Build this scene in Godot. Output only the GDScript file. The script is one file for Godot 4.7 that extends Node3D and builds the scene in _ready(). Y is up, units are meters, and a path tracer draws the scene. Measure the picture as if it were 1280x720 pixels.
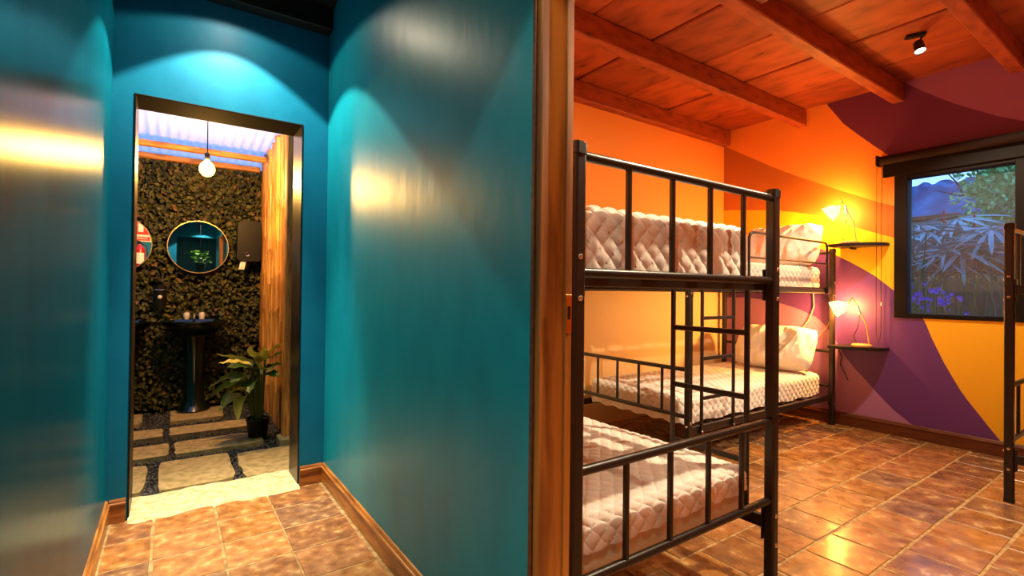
extends Node3D
# A teal corridor with an open doorway to a garden washroom, and a bunk room seen through a second doorway.

var M := {}
var taken := {}
var rng := RandomNumberGenerator.new()

const CEIL := 2.91       # underside of the ceiling boards
const WIN_X := 4.95      # inner face of the window wall
const BACK_Z := -3.125   # inner face of the orange wall
const PART_X := 0.77     # corridor face of the partition


# ---------------------------------------------------------------- mesh builder
class MB:
	var v := PackedVector3Array()
	var n := PackedVector3Array()
	var uv := PackedVector2Array()
	var col := PackedColorArray()
	var tint := Color.WHITE
	var tinted := false
	var wall_uv := false

	func tri(a: Vector3, b: Vector3, c: Vector3, na: Vector3, nb: Vector3, nc: Vector3, ua := Vector2.ZERO, ub := Vector2.ZERO, uc := Vector2.ZERO) -> void:
		if wall_uv:
			ua = Vector2((a.z + 3.2) / 5.4, 1.0 - a.y / 3.0)
			ub = Vector2((b.z + 3.2) / 5.4, 1.0 - b.y / 3.0)
			uc = Vector2((c.z + 3.2) / 5.4, 1.0 - c.y / 3.0)
		v.push_back(a); n.push_back(na); uv.push_back(ua)
		if (b - a).cross(c - a).dot(na + nb + nc) > 0.0:
			v.push_back(c); n.push_back(nc); uv.push_back(uc)
			v.push_back(b); n.push_back(nb); uv.push_back(ub)
		else:
			v.push_back(b); n.push_back(nb); uv.push_back(ub)
			v.push_back(c); n.push_back(nc); uv.push_back(uc)
		if tinted:
			col.push_back(tint); col.push_back(tint); col.push_back(tint)

	func flat(a: Vector3, b: Vector3, c: Vector3, out: Vector3) -> void:
		var m := (b - a).cross(c - a).normalized()
		if m.dot(out) < 0.0:
			m = -m
		tri(a, b, c, m, m, m)

	func quad(a: Vector3, b: Vector3, c: Vector3, d: Vector3, out: Vector3) -> void:
		flat(a, b, c, out)
		flat(a, c, d, out)

	# box with chamfered edges
	func box(c: Vector3, s: Vector3, bev := 0.0, basis := Basis.IDENTITY) -> void:
		var h := s * 0.5
		var ax := [Vector3.RIGHT, Vector3.UP, Vector3.BACK]
		for i in 3:
			var j := (i + 1) % 3
			var k := (i + 2) % 3
			for sg in [-1.0, 1.0]:
				var o: Vector3 = ax[i] * sg * h[i]
				var pj: Vector3 = ax[j] * (h[j] - bev)
				var pk: Vector3 = ax[k] * (h[k] - bev)
				quad(c + basis * (o - pj - pk), c + basis * (o + pj - pk), c + basis * (o + pj + pk), c + basis * (o - pj + pk), basis * (ax[i] * sg))
		if bev <= 0.0:
			return
		for i in 3:
			var j := (i + 1) % 3
			var k := (i + 2) % 3
			for sj in [-1.0, 1.0]:
				for sk in [-1.0, 1.0]:
					var e: Vector3 = ax[i] * (h[i] - bev)
					var p1: Vector3 = ax[j] * sj * h[j] + ax[k] * sk * (h[k] - bev)
					var p2: Vector3 = ax[j] * sj * (h[j] - bev) + ax[k] * sk * h[k]
					quad(c + basis * (p1 - e), c + basis * (p1 + e), c + basis * (p2 + e), c + basis * (p2 - e), basis * (ax[j] * sj + ax[k] * sk))
		for sx in [-1.0, 1.0]:
			for sy in [-1.0, 1.0]:
				for sz in [-1.0, 1.0]:
					var q := Vector3(sx * h.x, sy * h.y, sz * h.z)
					flat(c + basis * (q - Vector3(0, sy * bev, sz * bev)), c + basis * (q - Vector3(sx * bev, 0, sz * bev)), c + basis * (q - Vector3(sx * bev, sy * bev, 0)), basis * Vector3(sx, sy, sz))

	func frame(d: Vector3) -> Basis:
		var up := Vector3.UP if absf(d.y) < 0.9 else Vector3.BACK
		var x := up.cross(d).normalized()
		return Basis(x, d.cross(x).normalized(), d)

	# sweep of a round section along a path, radii may vary
	func tube(path: Array, radii, seg := 10, caps := true) -> void:
		var rings := []
		var norms := []
		var b := frame((path[1] - path[0]).normalized())
		for i in path.size():
			var d: Vector3
			if i == 0:
				d = path[1] - path[0]
			elif i == path.size() - 1:
				d = path[i] - path[i - 1]
			else:
				d = (path[i + 1] - path[i]).normalized() + (path[i] - path[i - 1]).normalized()
			d = d.normalized()
			var x := (b.x - d * b.x.dot(d)).normalized()
			b = Basis(x, d.cross(x).normalized(), d)
			var r: float = radii[i] if radii is Array else radii
			var ring := []
			var nn := []
			for k in seg:
				var t := TAU * k / seg
				var o := b.x * cos(t) + b.y * sin(t)
				ring.append(path[i] + o * r)
				nn.append(o)
			rings.append(ring)
			norms.append(nn)
		for i in path.size() - 1:
			for k in seg:
				var k2 := (k + 1) % seg
				tri(rings[i][k], rings[i][k2], rings[i + 1][k2], norms[i][k], norms[i][k2], norms[i + 1][k2])
				tri(rings[i][k], rings[i + 1][k2], rings[i + 1][k], norms[i][k], norms[i + 1][k2], norms[i + 1][k])
		if caps:
			for e in [0, path.size() - 1]:
				var o: Vector3 = (path[0] - path[1]) if e == 0 else (path[e] - path[e - 1])
				for k in seg:
					flat(path[e], rings[e][k], rings[e][(k + 1) % seg], o)

	# straight bar of a rounded square section from a to b
	func bar(a: Vector3, b: Vector3, sx: float, sy: float, r: float, up := Vector3.UP) -> void:
		var d := (b - a).normalized()
		if absf(d.dot(up)) > 0.99:
			up = Vector3.BACK
		var x := up.cross(d).normalized()
		var y := d.cross(x)
		var p := []
		var nn := []
		for q in [[1, 1, 0.0], [-1, 1, PI / 2], [-1, -1, PI], [1, -1, PI * 1.5]]:
			for k in 4:
				var t: float = q[2] + PI / 2 * k / 3.0
				var o := Vector2(cos(t), sin(t))
				p.append(x * (q[0] * (sx / 2 - r) + o.x * r) + y * (q[1] * (sy / 2 - r) + o.y * r))
				nn.append(x * o.x + y * o.y)
		for k in p.size():
			var k2: int = (k + 1) % p.size()
			tri(a + p[k], a + p[k2], b + p[k2], nn[k], nn[k2], nn[k2])
			tri(a + p[k], b + p[k2], b + p[k], nn[k], nn[k2], nn[k])
			flat(a, a + p[k], a + p[k2], -d)
			flat(b, b + p[k], b + p[k2], d)

	# profile of [radius, height] turned about an axis
	func lathe(prof: Array, at := Vector3.ZERO, axis := Vector3.UP, seg := 20, squash := Vector2.ONE) -> void:
		var b := Basis.IDENTITY
		if axis.distance_to(Vector3.UP) > 0.001:
			var f := frame(axis)
			b = Basis(f.x, f.z, f.y) if f.x.cross(f.z).dot(f.y) > 0 else Basis(f.x, f.z, -f.y)
		for i in prof.size() - 1:
			var p: Vector2 = prof[i]
			var q: Vector2 = prof[i + 1]
			var m := Vector2(q.y - p.y, p.x - q.x)
			if m.length() < 1e-7:
				continue
			m = m.normalized()
			var m0 := m
			var m1 := m
			if i > 0:
				var pp: Vector2 = prof[i - 1]
				var mm := Vector2(p.y - pp.y, pp.x - p.x).normalized()
				if mm.dot(m) > 0.6:
					m0 = (mm + m).normalized()
			if i < prof.size() - 2:
				var qq: Vector2 = prof[i + 2]
				var mm2 := Vector2(qq.y - q.y, q.x - qq.x).normalized()
				if mm2.dot(m) > 0.6:
					m1 = (mm2 + m).normalized()
			for k in seg:
				var t0 := TAU * k / seg
				var t1 := TAU * (k + 1) / seg
				var c0 := Vector3(cos(t0) * squash.x, 0, sin(t0) * squash.y)
				var c1 := Vector3(cos(t1) * squash.x, 0, sin(t1) * squash.y)
				var a := at + b * (c0 * p.x + Vector3.UP * p.y)
				var a2 := at + b * (c1 * p.x + Vector3.UP * p.y)
				var e := at + b * (c0 * q.x + Vector3.UP * q.y)
				var e2 := at + b * (c1 * q.x + Vector3.UP * q.y)
				if p.x > 1e-6:
					tri(a, a2, e2, b * (c0 * m0.x + Vector3.UP * m0.y), b * (c1 * m0.x + Vector3.UP * m0.y), b * (c1 * m1.x + Vector3.UP * m1.y))
				if q.x > 1e-6:
					tri(a, e2, e, b * (c0 * m0.x + Vector3.UP * m0.y), b * (c1 * m1.x + Vector3.UP * m1.y), b * (c0 * m1.x + Vector3.UP * m1.y))

	# grid surface of a function (u, v in 0..1) -> position, smooth
	func surf(nu: int, nv: int, f: Callable, flip := false) -> void:
		var P := []
		var N := []
		var e := 0.002
		for j in nv + 1:
			for i in nu + 1:
				var u := float(i) / nu
				var w := float(j) / nv
				P.append(f.call(u, w))
				var du: Vector3 = f.call(minf(u + e, 1.0), w) - f.call(maxf(u - e, 0.0), w)
				var dv: Vector3 = f.call(u, minf(w + e, 1.0)) - f.call(u, maxf(w - e, 0.0))
				var m := du.cross(dv).normalized()
				N.append(-m if flip else m)
		var s := nu + 1
		for j in nv:
			for i in nu:
				var k := j * s + i
				var u0 := Vector2(float(i) / nu, float(j) / nv)
				var u1 := Vector2(float(i + 1) / nu, float(j + 1) / nv)
				tri(P[k], P[k + 1], P[k + s + 1], N[k], N[k + 1], N[k + s + 1], u0, Vector2(u1.x, u0.y), u1)
				tri(P[k], P[k + s + 1], P[k + s], N[k], N[k + s + 1], N[k + s], u0, u1, Vector2(u0.x, u1.y))

	# outline (x, y) pushed along z by depth, both faces and rim
	func plate(poly: PackedVector2Array, depth: float, xf := Transform3D.IDENTITY) -> void:
		var idx := Geometry2D.triangulate_polygon(poly)
		for z in [0.0, depth]:
			var out := xf.basis * Vector3(0, 0, -1.0 if z == 0.0 else 1.0) * signf(depth)
			for k in range(0, idx.size(), 3):
				flat(xf * Vector3(poly[idx[k]].x, poly[idx[k]].y, z), xf * Vector3(poly[idx[k + 1]].x, poly[idx[k + 1]].y, z), xf * Vector3(poly[idx[k + 2]].x, poly[idx[k + 2]].y, z), out)
		var cw := Geometry2D.is_polygon_clockwise(poly)
		for k in poly.size():
			var a := poly[k]
			var b := poly[(k + 1) % poly.size()]
			var o := Vector2(b.y - a.y, a.x - b.x) * (-1.0 if cw else 1.0)
			quad(xf * Vector3(a.x, a.y, 0), xf * Vector3(b.x, b.y, 0), xf * Vector3(b.x, b.y, depth), xf * Vector3(a.x, a.y, depth), xf.basis * Vector3(o.x, o.y, 0))

	func mesh() -> ArrayMesh:
		var arr := []
		arr.resize(Mesh.ARRAY_MAX)
		arr[Mesh.ARRAY_VERTEX] = v
		arr[Mesh.ARRAY_NORMAL] = n
		arr[Mesh.ARRAY_TEX_UV] = uv
		if tinted:
			arr[Mesh.ARRAY_COLOR] = col
		var m := ArrayMesh.new()
		m.add_surface_from_arrays(Mesh.PRIMITIVE_TRIANGLES, arr)
		return m


# ---------------------------------------------------------------- scene helpers
func numbered(called: String) -> String:
	if not taken.has(called):
		taken[called] = 0
		return called
	taken[called] += 1
	return "%s_%03d" % [called, taken[called]]

func tag(o: Node, label: String, category: String, group := "", kind := "") -> void:
	o.set_meta("label", label)
	o.set_meta("category", category)
	if group:
		o.set_meta("group", group)
	if kind:
		o.set_meta("kind", kind)

func thing(called: String, at: Vector3, turn_y: float, label: String, category: String, group := "", kind := "") -> Node3D:
	var o := Node3D.new()
	o.name = numbered(called)
	add_child(o)
	o.position = at
	o.rotation.y = turn_y
	tag(o, label, category, group, kind)
	return o

func put(mesh: Mesh, called: String, m: Material, parent: Node) -> MeshInstance3D:
	var o := MeshInstance3D.new()
	o.name = numbered(called) if parent == self else called
	o.mesh = mesh
	o.material_override = m
	parent.add_child(o, true)
	return o

func part(mb: MB, called: String, m: Material, parent: Node) -> MeshInstance3D:
	return put(mb.mesh(), called, m, parent)

func solo(mb: MB, called: String, m: Material, label: String, category: String, group := "", kind := "") -> MeshInstance3D:
	var o := put(mb.mesh(), called, m, self)
	tag(o, label, category, group, kind)
	return o

func copy_of(o: Node3D, label: String) -> Node3D:
	var c: Node3D = o.duplicate()
	var base := String(o.name)
	var rx := RegEx.create_from_string("_\\d{3}$")
	base = rx.sub(base, "")
	c.name = numbered(base)
	add_child(c)
	c.set_meta("label", label)
	return c


# ---------------------------------------------------------------- materials
func noise_tex(sd: int, freq: float, stops: Array, size := 512, octaves := 4, kind := FastNoiseLite.TYPE_SIMPLEX_SMOOTH) -> NoiseTexture2D:
	var f := FastNoiseLite.new()
	f.seed = sd
	f.noise_type = kind
	f.frequency = freq
	f.fractal_octaves = octaves
	var t := NoiseTexture2D.new()
	t.width = size
	t.height = size
	t.seamless = true
	t.noise = f
	if stops:
		var g := Gradient.new()
		var offs := PackedFloat32Array()
		var cols := PackedColorArray()
		for s in stops:
			offs.append(s[0])
			cols.append(s[1])
		g.offsets = offs
		g.colors = cols
		t.color_ramp = g
	return t

func mat(key: String, color: Color, rough: float, o := {}) -> StandardMaterial3D:
	var m := StandardMaterial3D.new()
	m.resource_name = key
	m.albedo_color = color
	m.roughness = rough
	m.metallic = o.get("metal", 0.0)
	m.metallic_specular = o.get("spec", 0.5)
	if o.has("tex"):
		m.albedo_texture = o.tex
	if o.has("rtex"):
		m.roughness_texture = o.rtex
	if o.has("bump"):
		m.heightmap_enabled = true
		m.heightmap_texture = o.bump
		m.heightmap_scale = o.get("bump_cm", 0.2)
	if o.has("tri"):
		m.uv1_triplanar = true
		m.uv1_world_triplanar = o.get("world", true)
		m.uv1_triplanar_sharpness = 8.0
		m.uv1_scale = o.tri
		m.uv1_offset = o.get("offset", Vector3.ZERO)
	if o.has("coat"):
		m.clearcoat_enabled = true
		m.clearcoat = o.coat
		m.clearcoat_roughness = o.get("coat_rough", 0.2)
	if o.has("glow"):
		m.emission_enabled = true
		m.emission = o.glow
		m.emission_energy_multiplier = o.get("glow_e", 1.0)
	if o.has("back"):
		m.backlight_enabled = true
		m.backlight = o.back
	if o.has("sheen"):
		m.rim_enabled = true
		m.rim = o.sheen
		m.rim_tint = 0.3
	if o.get("alpha", false):
		m.transparency = BaseMaterial3D.TRANSPARENCY_ALPHA
	if o.get("vcol", false):
		m.vertex_color_use_as_albedo = true
	m.cull_mode = BaseMaterial3D.CULL_DISABLED if o.get("two", false) else BaseMaterial3D.CULL_BACK
	M[key] = m
	return m

func make_materials() -> void:
	var fine := noise_tex(3, 0.02, [], 512, 4)
	var coarse := noise_tex(9, 0.006, [], 512, 3)
	var trowel := noise_tex(21, 0.012, [[0.0, Color(0, 0, 0)], [0.3, Color(0.35, 0.35, 0.35)], [0.7, Color(0.65, 0.65, 0.65)], [1.0, Color(1, 1, 1)]], 512, 5)
	# gloss paint of the corridor, hand rolled, so faintly uneven
	var teal := noise_tex(5, 0.008, [[0.2, Color(0.90, 0.94, 0.96)], [0.55, Color(0.97, 0.98, 1.0)], [0.8, Color(1, 1, 1)]], 512, 4)
	mat("teal_paint", Color(0.045, 0.60, 0.69), 0.38, {"tex": teal, "tri": Vector3(0.9, 0.45, 0.9), "bump": trowel, "bump_cm": 0.10, "spec": 0.37})
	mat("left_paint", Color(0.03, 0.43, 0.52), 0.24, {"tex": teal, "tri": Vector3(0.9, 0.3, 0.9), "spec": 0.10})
	mat("blue_paint", Color(0.04, 0.48, 0.63), 0.48, {"tex": teal, "tri": Vector3(0.9, 0.6, 0.9), "bump": trowel, "bump_cm": 0.12, "spec": 0.34})
	mat("orange_paint", Color(0.98, 0.62, 0.26), 0.6, {"tri": Vector3(0.8, 0.8, 0.8), "bump": trowel, "bump_cm": 0.12})
	mat("peach_paint", Color(0.98, 0.86, 0.64), 0.55, {"tri": Vector3(0.8, 0.8, 0.8), "bump": trowel, "bump_cm": 0.12})
	# clay tiles: mottled clay with worn cream patches, more worn in the corridor
	for k in 5:
		var dark: Color = [Color(0.51, 0.32, 0.18), Color(0.45, 0.29, 0.17), Color(0.56, 0.36, 0.20), Color(0.43, 0.29, 0.20), Color(0.54, 0.34, 0.17)][k]
		var mid: Color = [Color(0.65, 0.44, 0.25), Color(0.59, 0.39, 0.22), Color(0.69, 0.47, 0.26), Color(0.55, 0.39, 0.26), Color(0.67, 0.45, 0.22)][k]
		var cream := Color(0.82, 0.70, 0.47)
		var t := noise_tex(40 + k, 0.016, [[0.15, dark], [0.42, mid.lerp(dark, 0.3)], [0.58, mid], [0.72, mid.lerp(cream, 0.28)], [0.84, mid.lerp(cream, 0.6)], [0.95, cream]], 512, 6)
		var t2 := noise_tex(50 + k, 0.013, [[0.15, dark], [0.45, mid.lerp(dark, 0.35)], [0.66, mid], [0.77, mid.lerp(cream, 0.25)], [0.86, mid.lerp(cream, 0.7)]], 512, 6)
		var r := noise_tex(60 + k, 0.02, [[0.25, Color(0.26, 0.26, 0.26)], [0.6, Color(0.45, 0.45, 0.45)], [0.8, Color(0.7, 0.7, 0.7)]], 256, 5)
		mat("tile%d" % k, Color.WHITE, 1.0, {"tex": t, "rtex": r, "tri": Vector3(1.5, 1.5, 1.5), "offset": Vector3(0.37 * k, 0, 0.21 * k), "bump": t, "bump_cm": 0.12, "coat": 0.15, "coat_rough": 0.3})
		mat("room_tile%d" % k, Color.WHITE, 0.75, {"tex": t2, "rtex": r, "tri": Vector3(1.3, 1.3, 1.3), "offset": Vector3(0.37 * k, 0, 0.21 * k), "bump": t2, "bump_cm": 0.14, "coat": 0.5, "coat_rough": 0.14})
	mat("grout", Color(0.74, 0.62, 0.43), 0.85, {"tex": noise_tex(71, 0.03, [[0.2, Color(0.75, 0.7, 0.62)], [0.8, Color(1, 1, 1)]], 256), "tri": Vector3(2, 2, 2), "bump": fine, "bump_cm": 0.2})
	mat("threshold", Color(0.84, 0.79, 0.64), 0.7, {"tex": noise_tex(73, 0.012, [[0.15, Color(0.86, 0.82, 0.72)], [0.5, Color(0.96, 0.95, 0.91)], [0.8, Color(1, 1, 1)]], 512, 5), "tri": Vector3(2.5, 2.5, 2.5), "bump": fine, "bump_cm": 0.4})
	# wood
	var grain := [[0.15, Color(0.66, 0.60, 0.56)], [0.38, Color(0.82, 0.78, 0.74)], [0.55, Color(0.94, 0.92, 0.90)], [0.75, Color(1, 1, 1)]]
	var knots := [[0.03, Color(0.35, 0.27, 0.22)], [0.12, Color(0.72, 0.64, 0.60)], [0.30, Color(0.86, 0.82, 0.79)], [0.6, Color(0.96, 0.95, 0.93)], [0.85, Color(1, 1, 1)]]
	var w1 := noise_tex(81, 0.010, grain, 512, 5)
	var w2 := noise_tex(82, 0.012, knots, 512, 5)
	for k in 3:
		mat("board%d" % k, [Color(0.68, 0.31, 0.14), Color(0.62, 0.27, 0.12), Color(0.72, 0.34, 0.15)][k], 0.55, {"tex": w2, "tri": Vector3(1.1, 1.1, 0.45), "offset": Vector3(0.3 * k, 0, 0.17 * k), "bump": w1, "bump_cm": 0.08})
	mat("beam_wood", Color(0.66, 0.30, 0.15), 0.55, {"tex": w2, "tri": Vector3(0.7, 2.0, 2.0), "bump": w1, "bump_cm": 0.2})
	mat("blocking_wood", Color(0.80, 0.52, 0.30), 0.55, {"tex": w1, "tri": Vector3(2.6, 2.6, 0.5)})
	mat("dark_beam", Color(0.20, 0.13, 0.10), 0.6, {"tex": w1, "tri": Vector3(0.5, 2.6, 2.6)})
	mat("dark_board", Color(0.15, 0.10, 0.08), 0.7, {"tex": w1, "tri": Vector3(1.6, 1.6, 0.4)})
	mat("skirting_z", Color(0.78, 0.50, 0.19), 0.38, {"tex": w1, "tri": Vector3(5, 5, 0.7), "coat": 0.4, "coat_rough": 0.2})
	mat("skirting_x", Color(0.74, 0.45, 0.17), 0.38, {"tex": w1, "tri": Vector3(0.7, 5, 5), "coat": 0.4, "coat_rough": 0.2})
	mat("skirting_dark", Color(0.42, 0.22, 0.10), 0.4, {"tex": w2, "tri": Vector3(5, 5, 0.7), "coat": 0.3, "coat_rough": 0.25})
	mat("jamb_wood", Color(0.74, 0.46, 0.16), 0.5, {"tex": w1, "tri": Vector3(3, 0.22, 3), "coat": 0.15, "coat_rough": 0.35})
	for k in 3:
		mat("cane%d" % k, [Color(0.80, 0.56, 0.24), Color(0.70, 0.46, 0.18), Color(0.84, 0.62, 0.30)][k], 0.42, {"tex": w1, "tri": Vector3(5, 0.5, 5)})
	mat("bamboo", Color(0.78, 0.55, 0.24), 0.42, {"tex": noise_tex(84, 0.014, [[0.15, Color(0.66, 0.56, 0.48)], [0.4, Color(0.88, 0.83, 0.76)], [0.7, Color(1, 1, 1)]], 512, 5), "tri": Vector3(7, 0.6, 7)})
	mat("rafter_wood", Color(0.74, 0.50, 0.24), 0.5, {"tex": w1, "tri": Vector3(0.6, 5, 5)})
	# metals
	mat("bed_metal", Color(0.16, 0.125, 0.105), 0.36, {"metal": 0.35, "spec": 0.55, "bump": fine, "bump_cm": 0.004, "tri": Vector3(3, 3, 3)})
	mat("bed_cap", Color(0.06, 0.055, 0.05), 0.45)
	mat("chrome", Color(0.82, 0.78, 0.72), 0.18, {"metal": 1.0})
	mat("brass", Color(0.80, 0.55, 0.26), 0.3, {"metal": 1.0})
	mat("bronze_sheet", Color(0.30, 0.25, 0.19), 0.34, {"metal": 0.85, "tex": noise_tex(90, 0.01, [[0.2, Color(0.7, 0.68, 0.66)], [0.8, Color(1, 1, 1)]], 256), "tri": Vector3(2, 2, 2)})
	mat("black_plastic", Color(0.05, 0.045, 0.045), 0.4)
	mat("black_frame", Color(0.07, 0.042, 0.042), 0.6, {"spec": 0.3})
	mat("head_brown", Color(0.16, 0.11, 0.08), 0.75, {"spec": 0.3})
	mat("shelf_black", Color(0.10, 0.07, 0.06), 0.45)
	mat("white_plastic", Color(0.88, 0.84, 0.78), 0.4)
	mat("cord_black", Color(0.06, 0.05, 0.05), 0.5)
	mat("cord_white", Color(0.86, 0.72, 0.55), 0.5)
	# cloth
	var weave := noise_tex(95, 0.05, [], 256, 3)
	mat("quilt", Color(0.90, 0.86, 0.82), 0.8, {"sheen": 0.3, "bump": weave, "bump_cm": 0.03, "tri": Vector3(4, 4, 4), "world": false})
	mat("mattress_cloth", Color(0.84, 0.77, 0.68), 0.85, {"bump": weave, "bump_cm": 0.03, "tri": Vector3(4, 4, 4), "world": false})
	mat("pillow_cloth", Color(0.93, 0.91, 0.86), 0.75, {"sheen": 0.3, "bump": weave, "bump_cm": 0.02, "tri": Vector3(4, 4, 4), "world": false})
	mat("blind_cloth", Color(0.16, 0.10, 0.08), 0.8, {"spec": 0.3})
	# lamps
	mat("lamp_shade", Color(1.0, 0.86, 0.55), 0.3, {"glow": Color(1.0, 0.83, 0.45), "glow_e": 4.0})
	mat("lamp_base", Color(0.90, 0.66, 0.36), 0.4)
	mat("spot_lens", Color(1, 1, 1), 0.3, {"glow": Color(1.0, 0.95, 0.85), "glow_e": 14.0})
	mat("bulb_glow", Color(1.0, 0.9, 0.6), 0.2, {"glow": Color(1.0, 0.84, 0.45), "glow_e": 5.0})
	# washroom
	mat("mirror_glass", Color(0.93, 0.94, 0.94), 0.015, {"metal": 1.0})
	mat("mirror_rim", Color(0.78, 0.66, 0.46), 0.3, {"metal": 0.8})
	mat("basin_glaze", Color(0.03, 0.085, 0.085), 0.12, {"spec": 0.6})
	mat("paver", Color(0.70, 0.63, 0.46), 0.85, {"tex": noise_tex(99, 0.012, [[0.15, Color(0.78, 0.77, 0.66)], [0.45, Color(0.90, 0.88, 0.80)], [0.8, Color(1, 0.97, 0.92)]], 512, 6), "tri": Vector3(2.2, 2.2, 2.2), "bump": fine, "bump_cm": 0.35})
	mat("soil", Color(0.12, 0.10, 0.085), 0.95)
	mat("gravel", Color.WHITE, 0.85, {"vcol": true})
	mat("ivy_leaf", Color.WHITE, 0.7, {"vcol": true, "two": true})
	mat("ivy_back", Color(0.10, 0.09, 0.04), 0.95)
	mat("roof_sheet", Color(0.93, 0.93, 0.95), 0.4, {"back": Color(0.97, 0.97, 1.0), "two": true})
	mat("plant_green", Color(0.22, 0.36, 0.12), 0.38, {"two": true, "back": Color(0.15, 0.25, 0.08)})
	mat("plant_pale", Color(0.74, 0.72, 0.30), 0.42, {"two": true, "back": Color(0.25, 0.27, 0.1)})
	mat("plant_stem", Color(0.30, 0.36, 0.14), 0.5)
	mat("planter_leaf", Color(0.30, 0.52, 0.12), 0.4, {"two": true})
	mat("pot_black", Color(0.05, 0.05, 0.05), 0.45)
	mat("sign_red", Color(0.85, 0.16, 0.08), 0.5)
	mat("sign_white", Color(0.93, 0.90, 0.84), 0.5)
	mat("cylinder_red", Color(0.72, 0.06, 0.06), 0.25)
	# garden
	mat("window_glass", Color(0.9, 0.95, 1.0, 0.03), 0.02, {"alpha": true, "spec": 0.30})
	mat("garden_soil", Color(0.24, 0.15, 0.11), 0.95, {"tex": fine, "tri": Vector3(1, 1, 1)})
	mat("garden_wall", Color(0.36, 0.21, 0.18), 0.9, {"tex": noise_tex(104, 0.01, [[0.2, Color(0.6, 0.55, 0.5)], [0.8, Color(1, 1, 1)]], 256), "tri": Vector3(0.6, 0.6, 0.6)})
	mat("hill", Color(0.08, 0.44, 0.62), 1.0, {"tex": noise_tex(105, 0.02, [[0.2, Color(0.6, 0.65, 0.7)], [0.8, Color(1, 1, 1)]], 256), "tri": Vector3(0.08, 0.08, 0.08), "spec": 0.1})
	mat("frond", Color(0.38, 0.64, 0.66), 0.5, {"two": true})
	mat("tree_leaf", Color.WHITE, 0.6, {"vcol": true, "two": true})
	mat("bark", Color(0.16, 0.13, 0.12), 0.9)
	mat("red_flower", Color(0.75, 0.06, 0.12), 0.6, {"two": true})
	mat("violet_flower", Color(0.25, 0.22, 1.0), 0.6, {"two": true})
	mat("far_wall", Color(0.55, 0.60, 0.66), 0.8)


# ---------------------------------------------------------------- lights and camera
func spot_light(parent: Node, at: Vector3, dir: Vector3, angle: float, blend: float, energy: float, color: Color, size := 0.02) -> void:
	var l := SpotLight3D.new()
	l.name = "spot_beam"
	parent.add_child(l, true)
	l.position = at
	var up := Vector3.UP if absf(dir.normalized().y) < 0.98 else Vector3.BACK
	l.basis = Basis.looking_at(dir.normalized(), up)
	l.spot_angle = angle
	l.spot_angle_attenuation = blend
	l.light_energy = energy
	l.light_color = color
	l.light_size = size
	l.spot_range = 20.0
	l.spot_attenuation = 2.0
	l.shadow_enabled = true

func omni(parent: Node, at: Vector3, energy: float, color: Color, size: float) -> void:
	var l := OmniLight3D.new()
	l.name = "bulb_light"
	parent.add_child(l, true)
	l.position = at
	l.light_energy = energy
	l.light_color = color
	l.light_size = size
	l.omni_range = 20.0
	l.omni_attenuation = 2.0
	l.shadow_enabled = true

func set_camera_and_sky() -> void:
	var cam := Camera3D.new()
	cam.name = "camera"
	cam.fov = 60.51
	cam.near = 0.02
	cam.far = 300.0
	cam.position = Vector3(0, 1.15, 0)
	cam.rotation_degrees = Vector3(0.4806, -34.59, 0.6196)
	add_child(cam)
	cam.current = true
	var sky_m := ProceduralSkyMaterial.new()
	sky_m.sky_top_color = Color(0.32, 0.46, 0.70)
	sky_m.sky_horizon_color = Color(0.40, 0.57, 0.72)
	sky_m.sky_curve = 0.2
	sky_m.ground_bottom_color = Color(0.10, 0.12, 0.18)
	sky_m.ground_horizon_color = Color(0.30, 0.40, 0.55)
	sky_m.sky_energy_multiplier = 2.1
	sky_m.ground_energy_multiplier = 0.6
	var sky := Sky.new()
	sky.sky_material = sky_m
	var e := Environment.new()
	e.background_mode = Environment.BG_SKY
	e.sky = sky
	e.tonemap_mode = Environment.TONE_MAPPER_LINEAR
	e.tonemap_exposure = 1.0
	e.sdfgi_enabled = true
	e.ssao_enabled = true
	e.ssil_enabled = true
	var w := WorldEnvironment.new()
	w.name = "surroundings"
	w.environment = e
	add_child(w)


# ---------------------------------------------------------------- structure
func slab(c0: Vector3, c1: Vector3, mb: MB, bev := 0.0) -> void:
	mb.box((c0 + c1) * 0.5, (c1 - c0).abs(), bev)

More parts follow.
